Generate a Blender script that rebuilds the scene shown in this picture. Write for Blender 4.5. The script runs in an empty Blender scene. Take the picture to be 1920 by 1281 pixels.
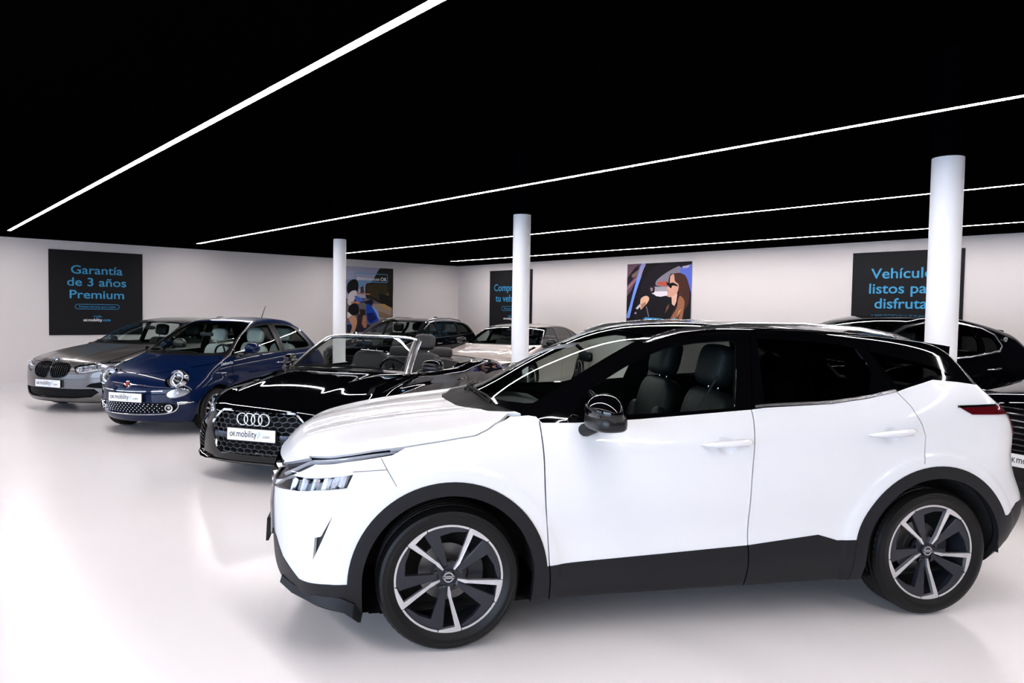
import bpy, bmesh, math, random
import numpy as np
from mathutils import Vector, Matrix
random.seed(7)
SC = bpy.context.scene
COL = SC.collection
PI = math.pi
R = math.radians

# ------------------------------------------------------------------ camera
FPX = 1370.56
YAW, PITCH, ROLL, CAMH = 0.856660837, 0.0415112353, 0.016117148, 1.64032906
cam_data = bpy.data.cameras.new('camera')
cam_data.sensor_fit = 'HORIZONTAL'
cam_data.sensor_width = 36.0
cam_data.lens = FPX / 1920.0 * 36.0
cam_data.clip_start = 0.05
cam_data.clip_end = 200
cam = bpy.data.objects.new('camera', cam_data)
COL.objects.link(cam)
_d = Vector((-math.sin(YAW) * math.cos(PITCH), math.cos(YAW) * math.cos(PITCH), -math.sin(PITCH)))
_r0 = Vector((math.cos(YAW), math.sin(YAW), 0))
_u0 = _r0.cross(_d)
_r = math.cos(ROLL) * _r0 + math.sin(ROLL) * _u0
_u = -math.sin(ROLL) * _r0 + math.cos(ROLL) * _u0
cam.matrix_world = Matrix(((_r.x, _u.x, -_d.x, 0), (_r.y, _u.y, -_d.y, 0), (_r.z, _u.z, -_d.z, CAMH), (0, 0, 0, 1)))
SC.camera = cam

# ------------------------------------------------------------------ world, colour management
world = bpy.data.worlds.new('world')
SC.world = world
world.use_nodes = True
world.node_tree.nodes['Background'].inputs[0].default_value = (0.55, 0.68, 1.0, 1)
world.node_tree.nodes['Background'].inputs[1].default_value = 0.6
SC.view_settings.view_transform = 'Standard'
SC.view_settings.look = 'None'
SC.view_settings.gamma = 1.0
SC.view_settings.use_curve_mapping = False
SC.view_settings.exposure = 0.45
SC.cycles.max_bounces = 10
SC.cycles.diffuse_bounces = 4
SC.cycles.glossy_bounces = 4
SC.cycles.transparent_max_bounces = 24
SC.cycles.transmission_bounces = 4
SC.cycles.caustics_reflective = False
SC.cycles.caustics_refractive = False
SC.cycles.sample_clamp_indirect = 6.0

ROOM_X0, ROOM_X1, ROOM_Y0, ROOM_Y1 = -16.9, 9.0, -6.0, 12.58
WHITE_TOP, CEIL_Z = 2.90, 3.75
STRIP_Z = 2.95
STRIP_POWER = 68.0

# daylight through the shop windows behind and beside the camera
def area_light(name, loc, rot, sx, sy, power, color):
    l = bpy.data.lights.new(name, 'AREA')
    l.shape = 'RECTANGLE'; l.size = sx; l.size_y = sy
    l.energy = power; l.color = color
    o = bpy.data.objects.new(name, l); COL.objects.link(o)
    o.location = loc; o.rotation_euler = rot
    return o
DAY = (0.60, 0.75, 1.0)
area_light('window_daylight', (-11.2, ROOM_Y0 - 0.3, 1.5), (R(-90), 0, R(180)), 8.6, 2.5, 160, DAY)
area_light('window_daylight', (-0.6, ROOM_Y0 - 0.3, 1.5), (R(-90), 0, R(180)), 9.0, 2.5, 560, DAY)

# ------------------------------------------------------------------ materials
MATS = {}
def mat(name, base=(0.8, 0.8, 0.8), rough=0.5, metal=0.0, spec=0.5, coat=0.0, coat_rough=0.03, emit=None, estr=0.0, noise=None, bump=None):
    if name in MATS: return MATS[name]
    m = bpy.data.materials.new(name); m.use_nodes = True
    nt = m.node_tree; b = nt.nodes['Principled BSDF']
    b.inputs['Base Color'].default_value = (*base, 1)
    b.inputs['Roughness'].default_value = rough
    b.inputs['Metallic'].default_value = metal
    b.inputs['Specular IOR Level'].default_value = spec
    b.inputs['Coat Weight'].default_value = coat
    b.inputs['Coat Roughness'].default_value = coat_rough
    if emit:
        b.inputs['Emission Color'].default_value = (*emit, 1)
        b.inputs['Emission Strength'].default_value = estr
    if noise:                                   # (scale, amount): colour variation
        tc = nt.nodes.new('ShaderNodeTexCoord')
        n = nt.nodes.new('ShaderNodeTexNoise'); n.inputs['Scale'].default_value = noise[0]; n.inputs['Detail'].default_value = 4
        nt.links.new(tc.outputs['Object'], n.inputs['Vector'])
        mx = nt.nodes.new('ShaderNodeMix'); mx.data_type = 'RGBA'
        a = noise[1]
        mx.inputs[6].default_value = (*[c * (1 - a) for c in base], 1)
        mx.inputs[7].default_value = (*[min(1, c * (1 + a)) for c in base], 1)
        nt.links.new(n.outputs['Fac'], mx.inputs[0])
        nt.links.new(mx.outputs[2], b.inputs['Base Color'])
    if bump:                                    # (scale, strength)
        tc = nt.nodes.new('ShaderNodeTexCoord')
        n = nt.nodes.new('ShaderNodeTexNoise'); n.inputs['Scale'].default_value = bump[0]; n.inputs['Detail'].default_value = 3
        nt.links.new(tc.outputs['Object'], n.inputs['Vector'])
        bp = nt.nodes.new('ShaderNodeBump'); bp.inputs['Strength'].default_value = bump[1]; bp.inputs['Distance'].default_value = 0.01
        nt.links.new(n.outputs['Fac'], bp.inputs['Height'])
        nt.links.new(bp.outputs['Normal'], b.inputs['Normal'])
    MATS[name] = m
    return m
def flake(name, base, rough=0.32, metal=0.5, coat=1.0):
    m = mat(name, base, rough, metal, 0.5, coat, 0.02)
    return m
def glass(name, tint=(0.75, 0.82, 0.8), f0=1.5, rough=0.0):
    if name in MATS: return MATS[name]
    m = bpy.data.materials.new(name); m.use_nodes = True
    nt = m.node_tree; nt.nodes.clear()
    out = nt.nodes.new('ShaderNodeOutputMaterial')
    mx = nt.nodes.new('ShaderNodeMixShader')
    tr = nt.nodes.new('ShaderNodeBsdfTransparent'); tr.inputs[0].default_value = (*tint, 1)
    gl = nt.nodes.new('ShaderNodeBsdfGlossy'); gl.inputs['Roughness'].default_value = rough
    fr = nt.nodes.new('ShaderNodeFresnel'); fr.inputs[0].default_value = f0
    geo = nt.nodes.new('ShaderNodeNewGeometry')
    iv = nt.nodes.new('ShaderNodeMapRange')       # the same reflectance from behind: keep the fresnel of a thin pane
    nt.links.new(fr.outputs[0], iv.inputs[0])
    iv.inputs[3].default_value = 0.0; iv.inputs[4].default_value = 1.0
    sb = nt.nodes.new('ShaderNodeMath'); sb.operation = 'SUBTRACT'; sb.inputs[0].default_value = 1.0
    nt.links.new(geo.outputs['Backfacing'], sb.inputs[1])
    ml = nt.nodes.new('ShaderNodeMath'); ml.operation = 'MULTIPLY'
    nt.links.new(iv.outputs[0], ml.inputs[0]); nt.links.new(sb.outputs[0], ml.inputs[1])
    nt.links.new(ml.outputs[0], mx.inputs[0]); nt.links.new(tr.outputs[0], mx.inputs[1]); nt.links.new(gl.outputs[0], mx.inputs[2])
    nt.links.new(mx.outputs[0], out.inputs[0])
    MATS[name] = m
    return m

M_BLACK = mat('gloss_black', (0.0015, 0.0015, 0.002), 0.04, 0, 0.5)
M_PLASTIC = mat('black_plastic', (0.008, 0.008, 0.010), 0.5, 0, 0.25, bump=(600, 0.08))
M_TRIM = mat('satin_black_trim', (0.005, 0.005, 0.006), 0.3, 0, 0.35)
M_RUBBER = mat('tyre_rubber', (0.0035, 0.0033, 0.0035), 0.42, 0, 0.25, bump=(220, 0.1))
M_CHROME = mat('chrome', (0.82, 0.82, 0.84), 0.06, 1.0)
M_SILVER = mat('satin_silver', (0.68, 0.67, 0.69), 0.24, 1.0)
M_MACHINED = mat('machined_alloy', (0.80, 0.79, 0.80), 0.3, 0.85)
M_DARKALLOY = mat('dark_alloy', (0.022, 0.023, 0.031), 0.32, 0.2, 0.4)
M_LINING = mat('cabin_lining', (0.004, 0.004, 0.0045), 0.85, 0, .2)
M_SEAT = mat('dark_leather', (0.010, 0.011, 0.013), 0.5, 0, .35, bump=(140, 0.15))
M_CREAM = mat('pale_leather', (0.55, 0.58, 0.56), 0.5, bump=(140, 0.15))
M_WELL = mat('wheel_well', (0.004, 0.004, 0.004), 0.9)
M_BRAKE = mat('brake_steel', (0.16, 0.155, 0.15), 0.4, 0.9)
M_PLATE = mat('plate_white', (0.86, 0.86, 0.86), 0.3)
M_INK = mat('plate_ink', (0.02, 0.02, 0.025), 0.5)
M_PINK = mat('plate_ink_blue', (0.08, 0.4, 0.75), 0.5)
M_LAMPIN = mat('lamp_reflector', (0.75, 0.76, 0.8), 0.18, 0.9)
M_LAMPDK = mat('lamp_housing', (0.015, 0.015, 0.018), 0.2)
M_LAMPWH = mat('lamp_light_guide', (0.8, 0.82, 0.86), 0.25)
M_COWL = mat('cowl_black', (0.003, 0.003, 0.0035), 0.6, 0, 0.1)
M_RED = mat('tail_lamp_red', (0.075, 0.002, 0.004), 0.1, 0, 0.5, 1.0, 0.01)
G_CLEAR = glass('clear_glass', (0.70, 0.77, 0.74))
G_TINT = glass('privacy_glass', (0.10, 0.107, 0.104))
G_LAMP = glass('lamp_lens', (0.9, 0.9, 0.92))

# ------------------------------------------------------------------ object helpers
def link(name, me, material=None, parent=None):
    o = bpy.data.objects.new(name, me)
    COL.objects.link(o)
    if material is not None:
        if isinstance(material, (list, tuple)):
            for m in material: me.materials.append(m)
        elif not me.materials: me.materials.append(material)
    if parent is not None: o.parent = parent
    return o
def tag(o, label=None, cat=None, group=None, kind=None):
    if label: o['label'] = label
    if cat: o['category'] = cat
    if group: o['group'] = group
    if kind: o['kind'] = kind
    return o
def empty(name, loc=(0, 0, 0), rz=0.0):
    o = bpy.data.objects.new(name, None); COL.objects.link(o)
    o.location = loc; o.rotation_euler = (0, 0, rz); o.empty_display_size = 0.2
    return o
def bm_obj(name, bm, material, parent=None, smooth=False, angle=None):
    me = bpy.data.meshes.new(name)
    bmesh.ops.recalc_face_normals(bm, faces=bm.faces)
    if smooth:
        for f in bm.faces: f.smooth = True
        if angle is not None:
            for e in bm.edges:
                if len(e.link_faces) == 2 and e.calc_face_angle(0) > R(angle): e.smooth = False
    bm.to_mesh(me); bm.free()
    return link(name, me, material, parent)
def box(bm, c, s, bev=0.0, rot=None):
    r = bmesh.ops.create_cube(bm, size=1.0)
    M = Matrix.Translation(c) @ ((rot.to_4x4() if rot else Matrix.Identity(4)) @ Matrix.Diagonal((*s, 1)))
    bmesh.ops.transform(bm, matrix=M, verts=r['verts'])
    if bev:
        es = list({e for v in r['verts'] for e in v.link_edges})
        bmesh.ops.bevel(bm, geom=es, offset=bev, segments=2, affect='EDGES', profile=0.5)
    return bm
def prism(bm, pts, a, b, axis='y', cap=True, inset=0.0):
    """polygon pts (2D) extruded between a and b along axis; inset shrinks the b-end outline towards the centroid for a chamfer"""
    def P(p, t):
        if axis == 'y': return (p[0], t, p[1])
        if axis == 'x': return (t, p[0], p[1])
        return (p[0], p[1], t)
    cx = sum(p[0] for p in pts) / len(pts); cy = sum(p[1] for p in pts) / len(pts)
    q = [(p[0] + (cx - p[0]) * inset, p[1] + (cy - p[1]) * inset) for p in pts]
    va = [bm.verts.new(P(p, a)) for p in pts]
    vb = [bm.verts.new(P(p, b)) for p in q]
    n = len(pts)
    for i in range(n):
        bm.faces.new((va[i], va[(i + 1) % n], vb[(i + 1) % n], vb[i]))
    if cap:
        bm.faces.new(va[::-1]); bm.faces.new(vb)
    return bm
def tube(bm, path, r, seg=10, cap=True, closed=False, rad=None, flat=1.0):
    path = [Vector(p) for p in path]; n = len(path)
    rings = []; up = None
    for i in range(n):
        if closed: t = path[(i + 1) % n] - path[i - 1]
        else: t = path[min(i + 1, n - 1)] - path[max(i - 1, 0)]
        t.normalize()
        if up is None:
            up = Vector((0, 0, 1)) if abs(t.z) < 0.9 else Vector((1, 0, 0))
        s = t.cross(up)
        if s.length < 1e-6: s = t.orthogonal()
        s.normalize(); up = s.cross(t).normalized()
        rr = rad[i] if rad else r
        rings.append([bm.verts.new(path[i] + s * (math.cos(2 * PI * k / seg) * rr) + up * (math.sin(2 * PI * k / seg) * rr * flat)) for k in range(seg)])
    m = n if closed else n - 1
    for i in range(m):
        A, B = rings[i], rings[(i + 1) % n]
        for k in range(seg):
            bm.faces.new((A[k], A[(k + 1) % seg], B[(k + 1) % seg], B[k]))
    if cap and not closed:
        bm.faces.new(rings[0][::-1]); bm.faces.new(rings[-1])
    return bm
def lathe(bm, prof, seg=48, axis='y', close=False):
    """prof: (radius, along) pairs revolved about the axis"""
    rings = []
    for r, a in prof:
        ring = []
        for k in range(seg):
            t = 2 * PI * k / seg
            c, s = math.cos(t) * r, math.sin(t) * r
            ring.append(bm.verts.new((c, a, s) if axis == 'y' else ((a, c, s) if axis == 'x' else (c, s, a))))
        rings.append(ring)
    m = len(rings) if close else len(rings) - 1
    for i in range(m):
        A, B = rings[i], rings[(i + 1) % len(rings)]
        for k in range(seg):
            bm.faces.new((A[k], A[(k + 1) % seg], B[(k + 1) % seg], B[k]))
    return bm
def sweep_sections(bm, secs, closed_sec=True, cap=True):
    """secs: list of equal-length rings of 3D points"""
    rings = [[bm.verts.new(p) for p in s] for s in secs]
    n = len(rings[0])
    for A, B in zip(rings, rings[1:]):
        for k in range(n if closed_sec else n - 1):
            bm.faces.new((A[k], A[(k + 1) % n], B[(k + 1) % n], B[k]))
    if cap and closed_sec:
        bm.faces.new(rings[0][::-1]); bm.faces.new(rings[-1])
    return bm
def text_mesh(s, size=1.0, extrude=0.0, align='CENTER', spacing=1.0, weight=0.0):
    cu = bpy.data.curves.new('lettering', 'FONT')
    cu.body = s; cu.size = size; cu.align_x = align; cu.extrude = extrude
    cu.space_character = spacing; cu.offset = weight; cu.resolution_u = 4
    o = bpy.data.objects.new('lettering', cu); COL.objects.link(o)
    dg = bpy.context.evaluated_depsgraph_get()
    me = bpy.data.meshes.new_from_object(o.evaluated_get(dg))
    bpy.data.objects.remove(o); bpy.data.curves.remove(cu)
    return me
def text_obj(s, size, M, material, parent, name='lettering', extrude=0.001, align='CENTER', sx=1.0, spacing=1.0, weight=0.0, fit=None):
    me = text_mesh(s, size, extrude, align, spacing, weight)
    if fit:
        xs = [v.co.x for v in me.vertices]; sx = fit / (max(xs) - min(xs)); me.transform(Matrix.Translation((-(max(xs) + min(xs)) / 2, 0, 0)))
    me.materials.clear()
    me.transform(M @ Matrix.Diagonal((sx, 1, 1, 1)))
    return link(name, me, material, parent)
def brand(size, x, y, z, material, material2, parent, gap=.004, dot='.com', dsize=None, extrude=.0005, sx=.9, weight=.0006):
    """the dealer's name: o, a small capital k, mobility; then the dotted end in a second colour"""
    def width(me): xs = [v.co.x for v in me.vertices]; return min(xs), max(xs)
    def put(s, sz, right=None, left=None, m=material, wt=weight):
        me = text_mesh(s, sz, extrude, 'LEFT', 1.0, wt); me.materials.clear(); me.transform(Matrix.Diagonal((sx, 1, 1, 1)))
        a, b = width(me); dx = (right - b) if right is not None else (left - a)
        me.transform(Matrix.Translation((dx, y, z))); link('lettering', me, m, parent); return a + dx, b + dx
    a, b = put('mobility', size, right=x)
    a, b = put('K', size * .73, right=a - size * .09, wt=weight * 1.3)
    put('o', size, right=a - size * .04)
    if dot: put(dot, dsize or size, left=x + gap, m=material2)
def frame_matrix(o, ex, ey):
    ex = Vector(ex).normalized(); ey = Vector(ey); ey = (ey - ex * ey.dot(ex)).normalized(); ez = ex.cross(ey)
    return Matrix(((ex.x, ey.x, ez.x, o[0]), (ex.y, ey.y, ez.y, o[1]), (ex.z, ey.z, ez.z, o[2]), (0, 0, 0, 1)))

# ------------------------------------------------------------------ car bodies as smooth implicit surfaces
class Curve:
    """monotone cubic curve through points, tabulated"""
    def __init__(s, pts, n=4000, sg=None):
        pts = sorted(pts)
        x = np.array([p[0] for p in pts], float); y = np.array([p[1] for p in pts], float)
        s.x = np.linspace(x[0], x[-1], n)
        if len(x) == 1: s.x = np.array([x[0], x[0] + 1]); s.y = np.array([y[0], y[0]]); s.d = s.y * 0; return
        h = np.diff(x); dl = np.diff(y) / h
        m = np.zeros(len(x))
        if len(x) == 2: m[:] = dl[0]
        else:
            for i in range(1, len(x) - 1):
                if dl[i - 1] * dl[i] > 0:
                    w1, w2 = 2 * h[i] + h[i - 1], h[i] + 2 * h[i - 1]
                    m[i] = (w1 + w2) / (w1 / dl[i - 1] + w2 / dl[i])
            m[0] = dl[0]; m[-1] = dl[-1]
        i = np.clip(np.searchsorted(x, s.x) - 1, 0, len(x) - 2)
        t = (s.x - x[i]) / h[i]
        s.y = ((2 * t**3 - 3 * t**2 + 1) * y[i] + (t**3 - 2 * t**2 + t) * h[i] * m[i] + (-2 * t**3 + 3 * t**2) * y[i + 1] + (t**3 - t**2) * h[i] * m[i + 1])
        # ease the joints so that reflections run smoothly over them
        L = x[-1] - x[0]; sg = min(.06, .03 * L) if sg is None else sg
        k = int(3 * sg / (L / n)) + 1
        ker = np.exp(-.5 * (np.arange(-k, k + 1) * (L / n) / sg) ** 2); ker /= ker.sum()
        a = s.y[0] - (s.y[1] - s.y[0]) * np.arange(k, 0, -1); b = s.y[-1] + (s.y[-1] - s.y[-2]) * np.arange(1, k + 1)
        s.y = np.convolve(np.concatenate([a, s.y, b]), ker, 'valid')
        s.d = np.gradient(s.y, s.x)
    def __call__(s, x): return np.interp(x, s.x, s.y)
    def slope(s, x): return np.interp(x, s.x, s.d)
def smax(a, b, k):
    h = np.maximum(k - np.abs(a - b), 0)
    return np.maximum(a, b) + h * h / (4 * k)
def smooth(e0, e1, x):
    t = np.clip((x - e0) / (e1 - e0), 0, 1)
    return t * t * (3 - 2 * t)
def C(v): return v if isinstance(v, Curve) else Curve(v if isinstance(v, (list, tuple)) else [(0, v)])

class Body:
    def __init__(s, **k):
        s.__dict__.update(k)
        for n in ('top', 'bend', 'crown', 'width', 'belt', 'section', 'tumble', 'front', 'rear', 'bottom', 'r_top'):
            setattr(s, n, C(getattr(s, n)))
        s.bump = k.get('bump'); s.topbump = k.get('topbump')
        s.tcurve = k.get('tcurve', 0.12)
    def f(s, x, y, z):
        y = np.abs(y)
        xs = x + s.bend(x) * y * y
        zt = s.top(xs) - s.crown(x) * y * y
        if s.topbump: zt = zt + s.topbump(x, y)
        ft = (z - zt) / np.sqrt(1 + s.top.slope(xs) ** 2)
        zb = s.belt(x); z0 = 0.2
        t = np.clip((z - z0) / (zb - z0), 0, 1)
        up = 0.5 * ((z - zb) + np.sqrt((z - zb) ** 2 + 0.0009))
        tm = s.tumble(x)
        yw = s.width(x) - s.section(t) - tm * up - s.tcurve * up * up
        if s.bump: yw = yw + s.bump(x, z)
        fs = (y - yw) / np.sqrt(1 + (tm * (z > zb)) ** 2)
        w0 = s.w0
        q = np.clip(y / w0, 0, 1.4)
        fc = s.fc(z) if isinstance(s.fc, Curve) else s.fc
        dx = fc * s.fp / w0 * q ** (s.fp - 1)
        ff = (x - (s.front(z) - fc * q ** s.fp)) / np.sqrt(1 + dx * dx + s.front.slope(z) ** 2)
        dx = s.rc * s.rp / w0 * q ** (s.rp - 1)
        fr = ((s.rear(z) + s.rc * q ** s.rp) - x) / np.sqrt(1 + dx * dx + s.rear.slope(z) ** 2)
        fb = s.bottom(x) - z
        f = smax(fs, ft, s.r_top(x))
        f = smax(f, ff, s.rf)
        f = smax(f, fr, s.rr)
        return smax(f, fb, 0.03)
    def grad(s, P, e=0.004):
        x, y, z = P.T
        g = np.stack([s.f(x + e, y, z) - s.f(x - e, y, z), s.f(x, y + e, z) - s.f(x, y - e, z), s.f(x, y, z + e) - s.f(x, y, z - e)], 1) / (2 * e)
        return g
    def project(s, P, it=6):
        for _ in range(it):
            g = s.grad(P); v = s.f(*P.T)
            st = -(v / np.maximum((g * g).sum(1), 0.05))[:, None] * g
            L = np.linalg.norm(st, axis=1, keepdims=True)
            P = P + st * np.minimum(1, 0.03 / np.maximum(L, 1e-9))
        return P
    def normals(s, P):
        g = s.grad(P); return g / np.maximum(np.linalg.norm(g, axis=1, keepdims=True), 1e-9)
    def mesh(s, h):
        (x0, x1), yw, (zl, zh) = s.xr, s.w0 + 0.14, s.zr
        X = np.arange(x0, x1 + h, h); Yh = np.arange(0, yw + h, h) + h / 2; Z = np.arange(zl, zh + h, h)
        V = np.empty((len(X), len(Yh), len(Z)), np.float64)
        for i0 in range(0, len(X), 16):                    # slabs keep the arrays small
            g = np.meshgrid(X[i0:i0 + 16], Yh, Z, indexing='ij')
            V[i0:i0 + 16] = s.f(*g)
        V = np.concatenate([V[:, ::-1], V], 1)
        Y = np.concatenate([-Yh[::-1], Yh])
        I = V < 0
        c = sum(I[a:a + len(X) - 1 or None, b:b + len(Y) - 1, k:k + len(Z) - 1].astype(np.int8) for a in (0, 1) for b in (0, 1) for k in (0, 1))
        act = (c > 0) & (c < 8)
        idx = -np.ones(act.shape, np.int64); ii = np.argwhere(act); idx[tuple(ii.T)] = np.arange(len(ii))
        acc = np.zeros((len(ii), 3)); cnt = np.zeros(len(ii))
        base = ii
        corners = [(a, b, k) for a in (0, 1) for b in (0, 1) for k in (0, 1)]
        for A in corners:
            for ax in range(3):
                if A[ax]: continue
                B = list(A); B[ax] = 1
                va = V[tuple((base + A).T)]; vb = V[tuple((base + B).T)]
                m = (va < 0) != (vb < 0)
                t = np.where(m, va / np.where(m, va - vb, 1), 0)
                p = np.array(A, float)[None] + t[:, None] * np.eye(3)[ax]
                acc[m] += p[m]; cnt[m] += 1
        P = np.array([X[0], Y[0], Z[0]]) + (ii + acc / cnt[:, None]) * h
        Q = []
        for ax in range(3):
            u, v = [(1, 2), (2, 0), (0, 1)][ax]
            lo = [slice(None)] * 3; hi = [slice(None)] * 3
            lo[ax] = slice(0, -1); hi[ax] = slice(1, None)
            ch = I[tuple(lo)] != I[tuple(hi)]
            e = np.argwhere(ch)
            ok = (e[:, u] > 0) & (e[:, v] > 0) & (e[:, u] < V.shape[u] - 1) & (e[:, v] < V.shape[v] - 1)
            e = e[ok]
            du = np.eye(3, dtype=int)[u]; dv = np.eye(3, dtype=int)[v]
            q = np.stack([idx[tuple((e - du - dv).T)], idx[tuple((e - dv).T)], idx[tuple(e.T)], idx[tuple((e - du).T)]], 1)
            inside = I[tuple(e.T)]
            q[~inside] = q[~inside][:, ::-1]
            Q.append(q)
        Q = np.concatenate(Q)
        P = s.project(P)
        return P, Q

def in_poly(poly, u, v):
    poly = np.asarray(poly, float); r = np.zeros(len(u), bool)
    x2, y2 = poly[-1]
    for x1, y1 in poly:
        c = (y1 > v) != (y2 > v)
        with np.errstate(divide='ignore', invalid='ignore'):
            xi = (x2 - x1) * (v - y1) / (y2 - y1) + x1
        r ^= c & (u < xi)
        x2, y2 = x1, y1
    return r
def spline2(pts, n=6, closed=True):
    """rounded outline: Catmull-Rom through pts; a third value of 1 marks a sharp corner"""
    out = []; m = len(pts)
    P = [np.array(p[:2], float) for p in pts]; S = [len(p) > 2 and p[2] for p in pts]
    rng = range(m) if closed else range(m - 1)
    for i in rng:
        a, b = P[i], P[(i + 1) % m]
        if S[i] and S[(i + 1) % m]: out.append(tuple(a)); continue
        p0 = P[i - 1] if (closed or i > 0) else a
        p3 = P[(i + 2) % m] if (closed or i + 2 < m) else b
        t0 = (b - a) * .9 if S[i] else (b - p0) / 2
        t1 = (b - a) * .9 if S[(i + 1) % m] else (p3 - a) / 2
        L = np.linalg.norm(b - a)
        for t_ in (t0, t1):
            l = np.linalg.norm(t_)
            if l > 1.2 * L: t_ *= 1.2 * L / l
        for k in range(n):
            t = k / n
            out.append(tuple((2*t**3-3*t**2+1)*a + (t**3-2*t**2+t)*t0 + (-2*t**3+3*t**2)*b + (t**3-t**2)*t1))
    if not closed: out.append(tuple(P[-1]))
    return out
def circle2(cx, cz, r, n=48): return [(cx + r * math.cos(2 * PI * k / n), cz + r * math.sin(2 * PI * k / n)) for k in range(n)]
def stroke2(pts, w):
    """a thin band along an open polyline"""
    P = [np.array(p[:2], float) for p in pts]; L = []; Rr = []
    for i, p in enumerate(P):
        t = P[min(i + 1, len(P) - 1)] - P[max(i - 1, 0)]; t = t / (np.linalg.norm(t) + 1e-12)
        n = np.array((-t[1], t[0])) * w / 2
        L.append(tuple(p + n)); Rr.append(tuple(p - n))
    return L + Rr[::-1]

class Shell:
    """cuts a body's surface along outlines seen from the side, front, rear or above, and hands out the pieces as meshes"""
    def __init__(s, body, h):
        s.b = body
        P, Q = body.mesh(h)
        s.polys = [P[q] for q in Q]                 # list of (k,3) arrays
        s.cent = P[Q].mean(1); s.h = h
        s.lab = np.array(['body'] * len(Q), dtype=object)
        s.nrm = body.normals(s.cent)
    AX = {'side': (0, 2), 'front': (1, 2), 'top': (0, 1)}
    def cut(s, view, poly, label, where=None, only=None):
        """view: side (x,z, both flanks unless where says otherwise), front (y,z), top (x,y). label: name, or a function (cent, nrm)->names"""
        a, b = s.AX[view]
        poly = [p[:2] for p in poly]
        pa = np.array(poly, float)
        lo, hi = pa.min(0) - s.h * 1.6, pa.max(0) + s.h * 1.6
        cu, cv = s.cent[:, a], s.cent[:, b]
        m = (cu > lo[0]) & (cu < hi[0]) & (cv > lo[1]) & (cv < hi[1])
        if where is not None: m &= where(s.cent, s.nrm)
        if only is not None: m &= np.isin(s.lab, only)
        cand = np.nonzero(m)[0]
        if not len(cand): return
        # split faces that an outline edge crosses
        segs = list(zip(poly, poly[1:] + poly[:1]))
        sa = np.array([p for p, q in segs]); sb = np.array([q for p, q in segs])
        smin, smax_ = np.minimum(sa, sb), np.maximum(sa, sb)
        newp, newl, dead = [], [], []
        for fi in cand:
            F = s.polys[fi]
            uv = F[:, (a, b)]; mn, mx = uv.min(0), uv.max(0)
            hit = np.nonzero((smin[:, 0] <= mx[0]) & (smax_[:, 0] >= mn[0]) & (smin[:, 1] <= mx[1]) & (smax_[:, 1] >= mn[1]))[0]
            if not len(hit): continue
            pieces = [F]; did = False
            for k in hit:
                p, q = sa[k], sb[k]; t = q - p
                nx, ny = -t[1], t[0]; L = math.hypot(nx, ny)
                if L < 1e-9: continue
                nx /= L; ny /= L
                nxt = []
                for G in pieces:
                    d = (G[:, a] - p[0]) * nx + (G[:, b] - p[1]) * ny
                    if (d > 1e-5).any() and (d < -1e-5).any():
                        A, B = [], []
                        n = len(G)
                        for i in range(n):
                            j = (i + 1) % n
                            if d[i] >= -1e-5 : A.append(G[i])
                            if d[i] <= 1e-5: B.append(G[i])
                            if (d[i] > 1e-5 and d[j] < -1e-5) or (d[i] < -1e-5 and d[j] > 1e-5):
                                X = G[i] + (G[j] - G[i]) * (d[i] / (d[i] - d[j]))
                                A.append(X); B.append(X)
                        if len(A) >= 3: nxt.append(np.array(A))
                        if len(B) >= 3: nxt.append(np.array(B))
                        did = True
                    else: nxt.append(G)
                pieces = nxt
            if did:
                dead.append(fi)
                for G in pieces: newp.append(G); newl.append(fi)
        if dead:
            keep = np.ones(len(s.polys), bool); keep[dead] = False
            kk = np.nonzero(keep)[0]
            s.polys = [s.polys[i] for i in kk] + newp
            s.cent = np.concatenate([s.cent[kk], np.array([G.mean(0) for G in newp])])
            s.nrm = np.concatenate([s.nrm[kk], s.nrm[newl]])
            s.lab = np.concatenate([s.lab[kk], s.lab[newl]])
        m = in_poly(pa, s.cent[:, a], s.cent[:, b])
        if where is not None: m &= where(s.cent, s.nrm)
        if only is not None: m &= np.isin(s.lab, only)
        s.lab[m] = label(s.cent[m], s.nrm[m]) if callable(label) else label
    def piece(s, labels, offset=0.0, thick=0.0, mask=None, flip=False):
        if isinstance(labels, str): labels = [labels]
        sel = np.isin(s.lab, labels)
        if mask is not None: sel &= mask(s.cent, s.nrm)
        ids = np.nonzero(sel)[0]
        if not len(ids): return None
        cnt = np.array([len(s.polys[i]) for i in ids])
        allp = np.concatenate([s.polys[i] for i in ids])
        key = np.round(allp / 2e-5).astype(np.int64)
        _, first, inv = np.unique(key, axis=0, return_index=True, return_inverse=True)
        inv = inv.ravel()
        V = allp[first]; N = s.b.normals(V)
        faces = []; o = 0
        for c in cnt:
            f = inv[o:o + c]; o += c
            g = [f[i] for i in range(c) if f[i] != f[i - 1]]
            if len(g) >= 3: faces.append(g)
        W = V + N * offset
        loopn = [N[v] for f in faces for v in f]
        if flip:
            faces = [f[::-1] for f in faces]
            loopn = [-N[v] for f in faces for v in f]
        verts = W
        if thick > 0:
            ed = {}
            for f in faces:
                for i in range(len(f)):
                    e = (f[i], f[(i + 1) % len(f)]); k = (min(e), max(e))
                    ed[k] = None if k in ed else e
            n0 = len(W); verts = np.concatenate([W, W - N * thick])
            for k, e in ed.items():
                if e is None: continue
                a, b = e
                t = W[b] - W[a]; nn = np.cross(t, N[a]); l = np.linalg.norm(nn)
                nn = nn / l if l > 1e-9 else N[a]
                faces.append([b, a, a + n0, b + n0]); loopn += [nn] * 4
        me = bpy.data.meshes.new('panel')
        me.from_pydata([tuple(v) for v in verts], [], [[int(i) for i in f] for f in faces])
        me.polygons.foreach_set('use_smooth', [True] * len(me.polygons))
        me.normals_split_custom_set([tuple(n) for n in loopn])
        return me
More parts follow.
